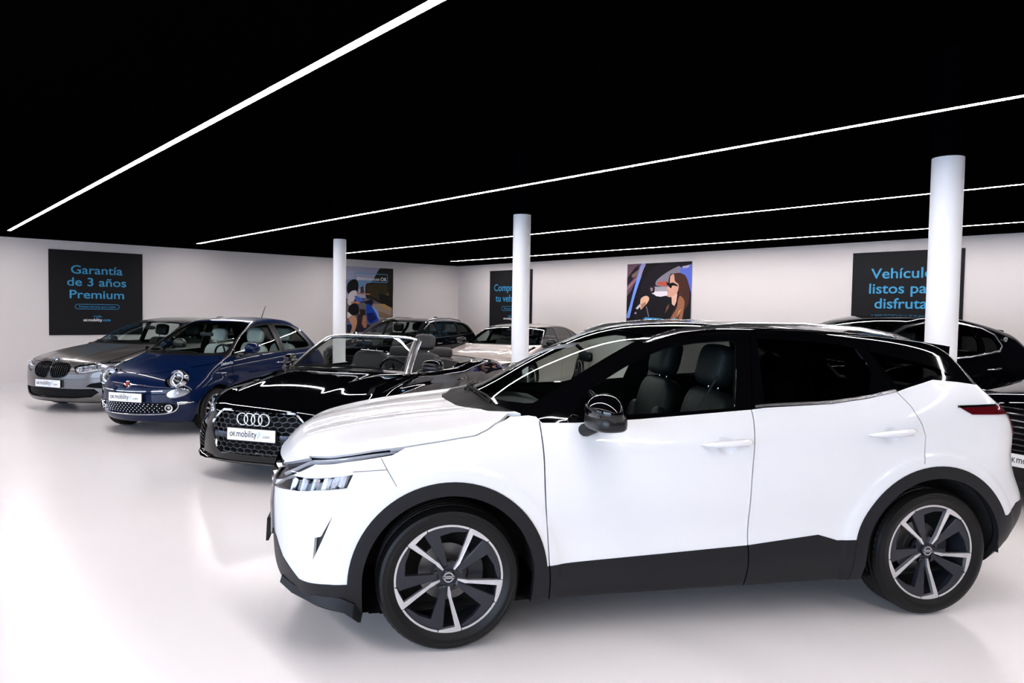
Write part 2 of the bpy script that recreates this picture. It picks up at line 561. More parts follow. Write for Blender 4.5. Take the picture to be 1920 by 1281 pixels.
    def obj(s, name, labels, material, parent, **k):
        me = s.piece(labels, **k)
        if me is None: return None
        me.name = name
        return link(name, me, material, parent)
LEFT = lambda c, n: c[:, 1] > 0
RIGHT = lambda c, n: c[:, 1] < 0
def side_where(ymin=0.3, nmin=0.25):
    return lambda c, n: (np.abs(c[:, 1]) > ymin) & (np.abs(n[:, 1]) > nmin)

# ------------------------------------------------------------------ room
def wall_paint():
    m = mat('wall_white', (0.625, 0.585, 0.572), 0.55, bump=(60, 0.03), noise=(1.2, 0.015)); return m
M_WALL = wall_paint()
M_CEIL = mat('ceiling_black', (0.0006, 0.0006, 0.0008), 0.95, 0, 0.0)
M_BAND = mat('black_wall_paint', (0.0006, 0.0006, 0.0007), 0.95, 0, 0.0)
M_DARKWALL = mat('dark_unseen_wall', (0.012, 0.012, 0.014), 0.9, 0, 0.1)
M_COLBLK = mat('black_column_paint', (0.0009, 0.0009, 0.0016), 0.9, 0, 0.0)
M_COL = mat('column_white', (0.86, 0.86, 0.88), 0.45, bump=(30, 0.05))
def floor_mat():
    m = bpy.data.materials.new('floor_resin'); m.use_nodes = True
    nt = m.node_tree; b = nt.nodes['Principled BSDF']
    tc = nt.nodes.new('ShaderNodeTexCoord')
    n1 = nt.nodes.new('ShaderNodeTexNoise'); n1.inputs['Scale'].default_value = 0.6; n1.inputs['Detail'].default_value = 5
    for n in (n1,): nt.links.new(tc.outputs['Object'], n.inputs['Vector'])
    mx = nt.nodes.new('ShaderNodeMix'); mx.data_type = 'RGBA'
    mx.inputs[6].default_value = (0.75, 0.715, 0.715, 1); mx.inputs[7].default_value = (0.83, 0.80, 0.80, 1)
    nt.links.new(n1.outputs['Fac'], mx.inputs[0]); nt.links.new(mx.outputs[2], b.inputs['Base Color'])
    b.inputs['Roughness'].default_value = 0.21
    b.inputs['Specular IOR Level'].default_value = 0.5
    return m
def slab(name, lo, hi, material, parent=None, kind='structure'):
    bm = bmesh.new()
    box(bm, [(a + b) / 2 for a, b in zip(lo, hi)], [b - a for a, b in zip(lo, hi)])
    o = bm_obj(name, bm, material, parent)
    if parent is None and kind: o['kind'] = kind
    return o
X0, X1, Y0, Y1 = ROOM_X0, ROOM_X1, ROOM_Y0, ROOM_Y1
T = 0.25
slab('floor', (X0 - T, Y0 - T, -0.2), (X1 + T, Y1 + T, 0), floor_mat())
slab('ceiling', (X0 - T, Y0 - T, CEIL_Z), (X1 + T, Y1 + T, CEIL_Z + 0.2), M_CEIL)
w = slab('wall_left', (X0 - T, Y0, 0), (X0, Y1, WHITE_TOP), M_WALL)
slab('painted_band', (X0 - T, Y0, WHITE_TOP), (X0, Y1, CEIL_Z), M_BAND, w)
w = slab('wall_back', (X0 - T, Y1, 0), (-2.0, Y1 + T, WHITE_TOP), M_WALL)
slab('wall_unseen_dark', (-2.0, Y1, 0), (X1 + T, Y1 + T, WHITE_TOP), M_DARKWALL)  # unseen stretch of back wall, made dark so the black cars reflect less light
slab('painted_band', (X0 - T, Y1, WHITE_TOP), (X1 + T, Y1 + T, CEIL_Z), M_BAND, w)
w = slab('wall_right', (X1, Y0, 0), (X1 + T, Y1, WHITE_TOP), M_DARKWALL)
slab('painted_band', (X1, Y0, WHITE_TOP), (X1 + T, Y1, CEIL_Z), M_BAND, w)
M_BASE = mat('baseboard_white', (0.65, 0.62, 0.61), 0.4)
slab('baseboard_left', (X0, Y0, 0), (X0 + 0.015, Y1, 0.09), M_BASE)
slab('baseboard_back', (X0, Y1 - 0.015, 0), (-2.0, Y1, 0.09), M_BASE)
# the shop front behind the camera: a wall with two wide windows
bm = bmesh.new()
openings = [(-15.5, -6.9), (-5.2, 4.0)]
xs = [X0 - T] + [v for o in openings for v in o] + [X1 + T]
for a, b in zip(xs[::2], xs[1::2]): box(bm, ((a + b) / 2, Y0 - T / 2, WHITE_TOP / 2), (b - a, T, WHITE_TOP))
for a, b in openings:
    box(bm, ((a + b) / 2, Y0 - T / 2, 0.1), (b - a, T, 0.2)); box(bm, ((a + b) / 2, Y0 - T / 2, 2.85), (b - a, T, 0.1))
w = bm_obj('wall_front', bm, M_DARKWALL); w['kind'] = 'structure'
slab('painted_band', (X0 - T, Y0 - T, WHITE_TOP), (X1 + T, Y0, CEIL_Z), M_BAND, w)
for i, (a, b) in enumerate(openings):
    wn = empty('window_%d' % (i + 1), ((a + b) / 2, Y0 - T / 2, 0.2)); wn['kind'] = 'structure'
    bm = bmesh.new(); hw = (b - a) / 2
    for x in np.linspace(-hw + 0.03, hw - 0.03, 4): box(bm, (x, 0, 1.3), (0.06, 0.08, 2.6))
    for z in (0.03, 2.57): box(bm, (0, 0, z), (b - a, 0.08, 0.06))
    bm_obj('window_frame', bm, M_TRIM, wn)
    for k in range(3):
        x0 = np.linspace(-hw + 0.03, hw - 0.03, 4)
        bm = bmesh.new(); box(bm, ((x0[k] + x0[k + 1]) / 2, 0, 1.3), (x0[k + 1] - x0[k] - 0.06, 0.006, 2.48))
        bm_obj('pane', bm, glass('shop_window_glass', (0.97, 0.98, 0.98)), wn)

# columns
def column(x, y, label):
    o = empty('column', (x, y, 0)); tag(o, label, 'column', 'round columns')
    bm = bmesh.new(); lathe(bm, [(0.0, 0), (0.115, 0), (0.115, WHITE_TOP), (0.0, WHITE_TOP)], 40, 'z')
    bm_obj('shaft', bm, M_COL, o, True, 40)
    bm = bmesh.new(); lathe(bm, [(0, WHITE_TOP), (0.1145, WHITE_TOP), (0.1145, CEIL_Z), (0, CEIL_Z)], 40, 'z')
    bm_obj('black_top', bm, M_COLBLK, o, True, 40)['label'] = 'black painted upper end of the column'
    return o
column(-12.22, 6.39, 'slim round white column behind the dark convertible, before the scooter poster')
column(-7.21, 6.39, 'round white column in front of the pale car and the narrow-lettered black sign')
column(-2.16, 6.39, 'thick round white column behind the rear of the white car, covering the sign end')

# linear lights
M_LED = mat('led_diffuser', (0.9, 0.9, 0.9), 0.5, emit=(1.0, 0.95, 0.955), estr=STRIP_POWER)
M_BODY = mat('light_housing_black', (0.0006, 0.0006, 0.0006), 0.9, 0, 0.0)
def strip(y, label, x0=-16.06, x1=7.5):
    o = empty('linear_light', (x0, y, STRIP_Z)); tag(o, label, 'ceiling light', 'linear pendant lights')
    L = x1 - x0; w = 0.050
    bm = bmesh.new()
    for s_ in (-1, 1): box(bm, (L / 2, s_ * 0.030, 0.016), (L, 0.004, 0.032))
    for x_ in (0.002, L - 0.002): box(bm, (x_, 0, 0.016), (0.004, 0.056, 0.032))
    box(bm, (L / 2, 0, 0.026), (L - 0.008, 0.056, 0.012))
    bm_obj('housing', bm, M_BODY, o)
    bm = bmesh.new(); box(bm, (L / 2, 0, 0.011), (L - 0.010, w - .001, 0.018))
    bm_obj('diffuser', bm, M_LED, o)
    for x in np.arange(0.4, L, 3.0):
        bm = bmesh.new(); tube(bm, [(x, 0, 0.03), (x, 0, CEIL_Z - STRIP_Z)], 0.003, 6)
        bm_obj('hanging_wire', bm, M_BODY, o)
    return o
strip(1.81, 'long light strip nearest the camera, running out at the top of the picture')
strip(5.10, 'long light strip passing in front of the black column tops')
strip(8.42, 'thin light strip just behind the three columns')
strip(11.68, 'thinnest light strip, closest to the back wall with the posters')
strip(-1.46, 'added light strip overhead just behind the camera, outside the picture')  # unseen extra strip, added to even out the light near the camera
strip(-4.74, 'added light strip overhead next to the shop windows, outside the picture')  # second unseen strip, added for more even light over the floor

# ------------------------------------------------------------------ posters
M_SIGN = mat('sign_black', (0.0045, 0.0045, 0.006), 0.6, 0, 0.2)
M_BLUE = mat('sign_blue', (0.03, 0.27, 0.50), 0.5)
M_WHITEINK = mat('sign_white', (0.75, 0.75, 0.75), 0.5)
def attr_mat():
    m = mat('photo_print', (0.5, 0.5, 0.5), 0.5, 0, 0.1)
    nt = m.node_tree; a = nt.nodes.new('ShaderNodeAttribute'); a.attribute_name = 'Col'
    nt.links.new(a.outputs['Color'], nt.nodes['Principled BSDF'].inputs['Base Color'])
    return m
M_PRINT = attr_mat()
S = 1.70
def poster_frame(name, wall, pos, label):
    """wall 'left': faces +x, u runs along +y; wall 'back': faces -y, u runs along +x"""
    o = empty(name); tag(o, label, 'sign' if name == 'wall_sign' else 'poster', 'square wall panels')
    if wall == 'left': M = frame_matrix((X0 + 0.02, pos, 1.018), (0, 1, 0), (0, 0, 1))
    else: M = frame_matrix((pos, Y1 - 0.02, 1.018), (1, 0, 0), (0, 0, 1))
    o.matrix_world = M
    return o
def panel(o, material):
    bm = bmesh.new(); box(bm, (S / 2, S / 2, -0.01), (S, S, 0.0195), 0.002)
    return bm_obj('panel', bm, material, o)
def T2(u, v, z=0.0012): return Matrix.Translation((u, v, z))
def ring_outline(name, o, u0, v0, u1, v1, r, w, material, tail=None):
    def rr(a0, b0, a1, b1, r):
        pts = []
        for cx, cy, a in ((a1 - r, b0 + r, -90), (a1 - r, b1 - r, 0), (a0 + r, b1 - r, 90), (a0 + r, b0 + r, 180)):
            for k in range(9):
                t = R(a + k * 90 / 8); pts.append((cx + r * math.cos(t), cy + r * math.sin(t)))
        return pts
    A = rr(u0, v0, u1, v1, r); B = rr(u0 + w, v0 + w, u1 - w, v1 - w, max(r - w, 0.003))
    bm = bmesh.new(); n = len(A)
    va = [bm.verts.new((*p, 0.0015)) for p in A]; vb = [bm.verts.new((*p, 0.0015)) for p in B]
    for i in range(n): bm.faces.new((va[i], va[(i + 1) % n], vb[(i + 1) % n], vb[i]))
    if tail:
        bm.faces.new([bm.verts.new((*p, 0.0016)) for p in tail])
    return bm_obj(name, bm, material, o)
def art(o, layers):
    """flat print: coloured outlines in 0..1 across the panel, later ones on top"""
    V, F, Cc = [], [], []
    for k, (col, pts) in enumerate(layers):
        b = len(V)
        if len(pts) > 6: pts = spline2(pts, 4)
        V += [(min(max(p[0], 0), 1) * S, min(max(p[1], 0), 1) * S, 0.0004 + k * 0.00012) for p in pts]
        bmt = [Vector((p[0], p[1], 0)) for p in pts]
        import mathutils.geometry as mg
        for t in mg.tessellate_polygon([bmt]):
            F.append([b + i for i in t]); Cc.append(col)
    me = bpy.data.meshes.new('print'); me.from_pydata(V, [], F)
    ca = me.color_attributes.new('Col', 'FLOAT_COLOR', 'CORNER')
    k = 0
    for f, cc in zip(me.polygons, Cc):
        if f.normal.z < 0: f.flip()
    for f, cc in zip(me.polygons, Cc):
        for li in f.loop_indices: ca.data[li].color = (*cc, 1)
    return link('print', me, M_PRINT, o)
def srgb(r, g, b):
    return tuple(((v / 255 + 0.055) / 1.055) ** 2.4 if v > 10 else v / 255 / 12.92 for v in (r, g, b))

# warranty sign
o = poster_frame('wall_sign', 'left', 2.538, 'black square sign on the left wall lettered Garantía de 3 años Premium')
panel(o, M_SIGN)
for s_, v, w_ in (('Garantía', 1.238, .935), ('de 3 años', 0.993, 1.07), ('Premium', 0.742, .985)):
    text_obj(s_, 0.238, T2(0.85, v), M_BLUE, o, fit=w_, weight=0.002)
ring_outline('outline', o, 0.447, 0.525, 1.255, 0.625, 0.05, 0.008, M_BLUE)
text_obj('Premium warranty up to 3 years', 0.055, T2(0.85, 0.557), M_BLUE, o, sx=0.92)
text_obj('+info', 0.075, T2(0.85, 0.352), M_BLUE, o)
brand(.082, .935, 0.278, .0012, M_WHITEINK, M_BLUE, o, weight=.0012, extrude=.001, sx=.95)
# buy sign
o = poster_frame('wall_sign', 'back', -15.45, 'narrow-looking black sign behind the middle column, its blue lettering half covered')
panel(o, M_SIGN)
for s_, v, w_ in (('Compramos', 1.155, 1.32), ('tu vehículo', 0.872, 1.18)):
    text_obj(s_, 0.262, T2(0.85, v), M_BLUE, o, fit=w_, weight=0.002)
ring_outline('outline', o, 0.52, 0.63, 1.18, 0.75, 0.05, 0.009, M_BLUE)
text_obj('We buy your vehicle', 0.055, T2(0.85, 0.67), M_BLUE, o)
text_obj('+info', 0.075, T2(0.85, 0.47), M_BLUE, o)
brand(.082, .935, 0.40, .0012, M_WHITEINK, M_BLUE, o, weight=.0012, extrude=.001, sx=.95)
# ready sign
o = poster_frame('wall_sign', 'back', -5.66, 'black sign behind the thick column lettered Vehículos listos para disfrutar')
panel(o, M_SIGN)
for s_, v, w_ in (('Vehículos', 1.262, 1.075), ('listos para', 1.015, 1.12), ('disfrutar', 0.768, .93)):
    text_obj(s_, 0.238, T2(0.85, v), M_BLUE, o, fit=w_, weight=0.002)
ring_outline('outline', o, 0.447, 0.525, 1.255, 0.625, 0.05, 0.008, M_BLUE)
text_obj('+info', 0.075, T2(0.85, 0.352), M_BLUE, o)
brand(.082, .935, 0.278, .0012, M_WHITEINK, M_BLUE, o, weight=.0012, extrude=.001, sx=.95)
# scooter poster
o = poster_frame('wall_poster', 'left', 8.695, 'photo poster of a person with a blue scooter on a tree-lined road')
panel(o, mat('poster_edge', (0.3, 0.3, 0.32), 0.5))
def U(px, py):                                     # tracing frame of this print
    u = 0.21 + (px - 415) / 855; return (u, 1 - (py - 230 - 40 * (u - 0.21) / 0.79) / 970)
def Q(*p): return [U(*q) for q in p]
art(o, [
 (srgb(150, 150, 172), [(0, 0), (1, 0), (1, 1), (0, 1)]),
 (srgb(118, 128, 160), Q((230, 560), (1000, 560), (1000, 420), (230, 420))),
 (srgb(96, 88, 92), Q((230, 700), (1095, 700), (1095, 1260), (230, 1260))),
 (srgb(34, 32, 24), Q((680, 500), (760, 470), (860, 300), (900, 262), (1092, 272), (1085, 760), (1085, 850), (900, 790), (780, 730), (680, 690))),
 (srgb(52, 42, 24), Q((700, 520), (820, 480), (1000, 520), (1000, 700), (860, 720), (700, 640))),
 (srgb(38, 48, 28), Q((860, 580), (930, 560), (950, 660), (870, 680))),
 (srgb(96, 74, 44), Q((960, 690), (1010, 620), (1040, 700), (1000, 760))),
 (srgb(20, 18, 16), Q((870, 640), (1085, 690), (1085, 860), (1000, 830), (900, 770))),
 (srgb(30, 26, 18), Q((1030, 420), (1085, 410), (1085, 760), (1040, 740))),
 (srgb(60, 56, 52), Q((600, 540), (640, 520), (660, 620), (600, 640))),
 (srgb(140, 122, 108), Q((790, 790), (920, 800), (1070, 900), (1070, 985), (880, 1050), (760, 900))),
 (srgb(166, 128, 82), Q((860, 795), (960, 800), (1070, 870), (1070, 910), (940, 850))),
 (srgb(120, 98, 80), Q((870, 900), (1000, 950), (1070, 985), (1060, 1020), (880, 1000))),
 (srgb(16, 22, 44), Q((640, 760), (760, 720), (800, 760), (770, 810), (700, 800))),
 (srgb(22, 60, 150), Q((690, 800), (760, 820), (830, 900), (885, 1010), (880, 1040), (740, 1090), (690, 960))),
 (srgb(14, 30, 84), Q((700, 930), (790, 920), (850, 1010), (760, 1080), (705, 1020))),
 (srgb(120, 150, 210), Q((770, 830), (790, 830), (860, 920), (890, 1020), (872, 1030), (830, 930))),
 (srgb(28, 34, 52), Q((410, 1060), (720, 1100), (760, 1110), (640, 1200), (410, 1210))),
 (srgb(70, 110, 190), Q((410, 1060), (470, 1066), (470, 1080), (410, 1076))),
 (srgb(24, 40, 100), Q((510, 690), (640, 700), (660, 760), (560, 790), (520, 760))),
 (srgb(20, 18, 20), Q((410, 500), (440, 450), (500, 420), (550, 440), (570, 500), (560, 610), (510, 690), (410, 610))),
 (srgb(188, 178, 182), Q((430, 640), (480, 590), (540, 590), (545, 650), (500, 740), (450, 800), (415, 760))),
 (srgb(70, 96, 170), Q((510, 660), (560, 670), (640, 720), (640, 750), (540, 750))),
 (srgb(164, 114, 84), Q((560, 620), (740, 640), (745, 655), (560, 645))),
 (srgb(170, 118, 88), Q((460, 750), (560, 745), (610, 770), (540, 790), (470, 780))),
 (srgb(12, 12, 16), Q((425, 850), (450, 800), (520, 770), (570, 810), (580, 900), (540, 945), (470, 940), (430, 900))),
 (srgb(196, 190, 192), Q((412, 900), (430, 900), (480, 950), (470, 975), (412, 985))),
 (srgb(178, 130, 104), Q((430, 985), (500, 950), (545, 1000), (548, 1090), (500, 1220), (452, 1220), (480, 1110))),
 (srgb(46, 34, 38), Q((560, 930), (640, 960), (680, 1100), (600, 1200), (548, 1150))),
 (srgb(150, 104, 84), Q((640, 960), (690, 970), (695, 1130), (660, 1150), (620, 1080))),
 (srgb(40, 24, 22), Q((590, 860), (670, 870), (680, 950), (600, 960))),
])
ring_outline('outline', o, *(lambda a, b: (a[0] * S, b[1] * S, b[0] * S, a[1] * S))(U(513, 325), U(1008, 485)), 0.045, 0.018, M_BLUE, [tuple(c * S for c in U(*p)) for p in ((555, 470), (640, 476), (590, 520))])
text_obj('#memuevocon', 0.128, T2(0.362 * S, 0.800 * S, 0.012), M_WHITEINK, o, align='LEFT', sx=0.86)
text_obj('OK', 0.128, T2(0.770 * S, 0.800 * S, 0.012), M_WHITEINK, o, align='LEFT', sx=1.0, weight=0.002)
# driver poster
o = poster_frame('wall_poster', 'back', -10.625, 'photo poster of a person in sunglasses at a car wheel, above the white car')
panel(o, mat('poster_edge', (0.3, 0.3, 0.32), 0.5))
def U(px, py):
    u = (px - 342) / 1090; return (u, 1 - (py - 242 + 45 * u) / 1340)
art(o, [
 (srgb(24, 20, 28), [(0, 0), (1, 0), (1, 1), (0, 1)]),
 (srgb(96, 70, 84), Q((342, 240), (640, 235), (342, 860))),
 (srgb(30, 22, 34), Q((345, 480), (480, 300), (560, 250), (520, 420), (345, 620))),
 (srgb(110, 92, 78), Q((420, 430), (560, 320), (560, 420), (440, 480))),
 (srgb(140, 100, 110), Q((345, 640), (540, 440), (545, 480), (345, 700))),
 (srgb(30, 24, 30), Q((342, 800), (470, 640), (440, 800), (342, 890))),
 (srgb(110, 140, 220), Q((345, 1160), (400, 960), (500, 560), (590, 240), (670, 235), (560, 560), (470, 860), (400, 1165))),
 (srgb(150, 140, 170), Q((540, 470), (600, 240), (660, 238), (580, 480))),
 (srgb(110, 84, 92), Q((690, 330), (760, 235), (900, 230), (720, 380))),
 (srgb(18, 16, 20), Q((400, 1200), (470, 900), (560, 580), (690, 235), (990, 215), (720, 380), (560, 700), (480, 1200))),
 (srgb(26, 22, 28), Q((720, 380), (990, 215), (1435, 195), (1435, 240), (1150, 300), (960, 420), (720, 620), (560, 760))),
 (srgb(120, 116, 130), Q((860, 520), (1000, 400), (1150, 310), (1250, 280), (1250, 420), (1100, 400), (1060, 560), (1060, 620), (860, 600))),
 (srgb(170, 80, 66), Q((880, 540), (1040, 520), (1040, 610), (880, 600))),
 (srgb(150, 148, 156), Q((800, 620), (1050, 620), (1050, 700), (800, 690))),
 (srgb(214, 206, 214), Q((780, 700), (1060, 690), (1060, 800), (800, 770))),
 (srgb(86, 104, 190), Q((1250, 300), (1435, 240), (1435, 720), (1390, 560), (1330, 420), (1250, 390))),
 (srgb(170, 160, 180), Q((1280, 280), (1400, 255), (1380, 300), (1300, 310))),
 (srgb(34, 28, 34), Q((740, 600), (800, 585), (840, 640), (830, 720), (760, 740), (735, 680))),
 (srgb(150, 120, 120), Q((760, 640), (800, 640), (800, 690), (770, 700))),
 (srgb(26, 24, 28), Q((700, 760), (800, 740), (900, 790), (1040, 765), (1130, 800), (1200, 900), (1430, 860), (1430, 1260), (500, 1260), (560, 1000))),
 (srgb(66, 40, 34), Q((1100, 420), (1180, 390), (1260, 390), (1340, 440), (1390, 560), (1410, 760), (1390, 900), (1330, 1000), (1290, 1160), (1100, 1160), (1210, 900), (1230, 660), (1160, 560), (1090, 520))),
 (srgb(200, 150, 130), Q((1095, 440), (1150, 410), (1170, 520), (1230, 580), (1215, 700), (1150, 780), (1060, 780), (1045, 740), (1070, 700), (1040, 650), (1060, 600), (1085, 560))),
 (srgb(214, 170, 150), Q((1120, 780), (1215, 720), (1200, 860), (1170, 930), (1130, 900))),
 (srgb(16, 14, 18), Q((1035, 535), (1075, 560), (1140, 545), (1220, 590), (1210, 605), (1135, 595), (1110, 640), (1080, 620), (1060, 600), (1040, 580))),
 (srgb(146, 96, 70), Q((1225, 840), (1260, 760), (1330, 840), (1320, 1000), (1290, 1170), (1240, 1170), (1275, 960), (1180, 1170), (1100, 1170), (1210, 960))),
 (srgb(190, 140, 100), Q((1240, 1010), (1290, 960), (1270, 1010), (1215, 1130))),
 (srgb(110, 74, 60), Q((1040, 960), (1085, 890), (1080, 960), (1020, 1060))),
 (srgb(214, 170, 142), Q((600, 830), (680, 780), (735, 800), (740, 850), (690, 930), (640, 960), (600, 1020), (590, 930))),
 (srgb(170, 120, 96), Q((600, 930), (680, 880), (690, 930), (620, 1010))),
 (srgb(190, 190, 200), Q((510, 1000), (585, 920), (600, 960), (540, 1020))),
 (srgb(150, 150, 165), Q((490, 1080), (520, 1060), (530, 1090), (495, 1105))),
 (srgb(120, 120, 140), Q((690, 960), (705, 960), (750, 1130), (735, 1130))),
])
bm = bmesh.new()
for pts in (((690, 1145), (980, 1152), (980, 1180), (640, 1180)), ((1130, 1170), (1170, 1115), (1210, 1170))):
    bm.faces.new([bm.verts.new((U(*p)[0] * S, U(*p)[1] * S, 0.006)) for p in pts])
bm_obj('blue_mark', bm, M_BLUE, o)

# ------------------------------------------------------------------ car parts shared by all the cars
def squad(bm, c, s, e1=0.45, e2=0.45, rot=None, nu=20, nv=14):
    """soft cushion: a superquadric of half sizes s"""
    sg = lambda v, e: math.copysign(abs(v) ** e, v)
    rings = []
    Mx = rot.to_3x3() if rot else Matrix.Identity(3)
    for i in range(1, nv):
        ph = -PI / 2 + PI * i / nv
        rings.append([bm.verts.new(Vector(c) + Mx @ Vector((s[0] * sg(math.cos(ph), e1) * sg(math.cos(2 * PI * k / nu), e2),
                     s[1] * sg(math.cos(ph), e1) * sg(math.sin(2 * PI * k / nu), e2), s[2] * sg(math.sin(ph), e1)))) for k in range(nu)])
    a = bm.verts.new(Vector(c) + Mx @ Vector((0, 0, -s[2]))); b = bm.verts.new(Vector(c) + Mx @ Vector((0, 0, s[2])))
    for A, B in zip(rings, rings[1:]):
        for k in range(nu): bm.faces.new((A[k], A[(k + 1) % nu], B[(k + 1) % nu], B[k]))
    for k in range(nu):
        bm.faces.new((a, rings[0][(k + 1) % nu], rings[0][k])); bm.faces.new((b, rings[-1][k], rings[-1][(k + 1) % nu]))
    return bm
def rot_y(d): return Matrix.Rotation(R(d), 3, 'Y')
def seat(car, x, y, zc=0.50, ang=-14, w=0.25, headrest=True, material=None, h=0.62, hr=1.0):
    m = material or M_SEAT
    s = empty('seat', (x, y, zc)); s.parent = car
    bm = bmesh.new(); squad(bm, (0.02, 0, 0), (0.27, w, 0.085), .35, .4, rot_y(-6)); bm_obj('cushion', bm, m, s, True)
    rt = rot_y(ang)
    bm = bmesh.new(); squad(bm, Vector((-0.26, 0, 0.02)) + rt @ Vector((0, 0, h / 2)), (0.075, w, h / 2), .4, .45, rt)
    for sy in (-1, 1): squad(bm, Vector((-0.21, sy * (w - .045), 0.0)) + rt @ Vector((0, 0, h / 2 - .06)), (0.065, .06, h / 2 - .1), .5, .6, rt)
    bm_obj('backrest', bm, m, s, True)
    if headrest:
        bm = bmesh.new(); squad(bm, Vector((-0.25, 0, 0.02)) + rt @ Vector((0.01, 0, h + 0.14)), (0.055 * hr, 0.135 * (1 + (hr - 1) * .5), 0.10 * (1 + (hr - 1) * .8)), .5, .55, rt); bm_obj('headrest', bm, m, s, True)
        for sy in (-1, 1):
            bm = bmesh.new(); tube(bm, [Vector((-0.26, sy * .06, 0.02)) + rt @ Vector((0, 0, h - .05)), Vector((-0.26, sy * .06, 0.02)) + rt @ Vector((0, 0, h + .09))], .007, 8)
            bm_obj('headrest_post', bm, M_CHROME, s, True)
    return s
def dash(car, x, z, w, wheel_y=0.37, wheel_x=None, material=None, tilt=24):
    bm = bmesh.new()
    secs = []
    for y in np.linspace(-w, w, 9):
        k = 1 - 0.25 * (abs(y) / w) ** 2
        secs.append([(x + .18 * k, y, z), (x - .05, y, z + .03), (x - .22, y, z + .01), (x - .27, y, z - .06), (x - .20, y, z - .30), (x + .15, y, z - .30)])
    sweep_sections(bm, secs); bm_obj('dashboard', bm, material or M_PLASTIC, car, True, 30)
    wx = wheel_x if wheel_x is not None else x - .42
    st = empty('steering_wheel', (wx, wheel_y, z - 0.03)); st.rotation_euler = (0, R(-90 + tilt + 0), 0); st.parent = car
    bm = bmesh.new(); tube(bm, [(.185 * math.cos(2 * PI * k / 32), .185 * math.sin(2 * PI * k / 32), 0) for k in range(32)], .015, 8, closed=True); bm_obj('rim', bm, M_TRIM, st, True)
    bm = bmesh.new(); squad(bm, (0, 0, -.01), (.065, .075, .03), .6, .6); bm_obj('airbag', bm, M_TRIM, st, True)
    for a in (0, 180, 270):
        bm = bmesh.new(); t = R(a + 0); tube(bm, [(0, 0, -.01), (.185 * math.sin(t + PI / 2), .185 * math.cos(t + PI / 2), 0)], .016, 8, flat=.5); bm_obj('spoke', bm, M_TRIM, st, True)
def inner_mirror(car, x, z):
    bm = bmesh.new(); squad(bm, (x, 0, z), (.02, .11, .033), .5, .5); tube(bm, [(x, 0, z + .02), (x + .06, 0, z + .07)], .012, 8)
    bm_obj('rear_view_mirror', bm, M_TRIM, car, True, 60)
PLATE_DY = 0.0
def plate(car, M, w=0.52, h=0.11, material=None, lettering=True):
    """M maps plate space (u right, v up, n out) to the car"""
    bm = bmesh.new(); box(bm, (0, 0, 0), (w, h, .012), .003)
    p = bm_obj('licence_plate', bm, material or M_PLATE, car); p.matrix_local = M; p['label'] = 'white plate'
    bm = bmesh.new()
    for sx, sy, lx, ly in ((0, 1, w + .012, .006), (0, -1, w + .012, .006), (1, 0, .006, h + .012), (-1, 0, .006, h + .012)):
        box(bm, (sx * (w / 2 + .003), sy * (h / 2 + .003), -.002), (lx, ly, .014))
    bm_obj('plate_frame', bm, M_PLASTIC, p)
    if lettering:
        k = h / .11
        brand(.085 * k, .062 * k, -.021 * k, .0065, M_INK, M_INK, p, dot=None, sx=.80)
        for i in range(2):
            bm = bmesh.new(); x = .072 * k + i * .017 * k; a = [(x, -.028 * k), (x + .006 * k, -.028 * k), (x + .018 * k, .032 * k), (x + .012 * k, .032 * k)]
            if i: a = [(q, r * .7 + .008 * k) for q, r in a]
            bm.faces.new([bm.verts.new((q, r, .0068)) for q, r in a]); bm_obj('stroke', bm, M_PINK, p)
        text_obj('.com', .045 * k, Matrix.Translation((.118 * k, -.021 * k, .0065)), M_INK, p, extrude=.0005, align='LEFT', sx=.95)
    return p
MESHES = {}
def cached(key, fn):
    if key not in MESHES: MESHES[key] = fn()
    return MESHES[key]
def bm_mesh(name, bm, smooth_=True, angle=35):
    o = bm_obj(name, bm, None, None, smooth_, angle); me = o.data; bpy.data.objects.remove(o); return me
def arc_pts(r, a0, a1, n=6): return [(r, a0 + (a1 - a0) * k / n) for k in range(n + 1)]
def pol(lst, s=1.0): return [(s * r * math.cos(R(a)), s * r * math.sin(R(a))) for r, a in lst]
def face_plate(bm, pts, front, depth, bev=0.0):
    """outline in wheel space (u right, v up as seen from outside); front(r) gives how far out the face lies"""
    n = len(pts)
    def V(p, d): return bm.verts.new((-p[0], front(math.hypot(*p)) - d, p[1]))
    c = (sum(p[0] for p in pts) / n, sum(p[1] for p in pts) / n)
    top = [V((p[0] + (c[0] - p[0]) * bev, p[1] + (c[1] - p[1]) * bev), 0) for p in pts]
    mid = [V(p, .004 if bev else 0.0005) for p in pts]
    low = [V(p, depth) for p in pts]
    bm.faces.new(top)
    for A, B in ((top, mid), (mid, low)):
        for i in range(n): bm.faces.new((A[i], A[(i + 1) % n], B[(i + 1) % n], B[i]))
    return bm
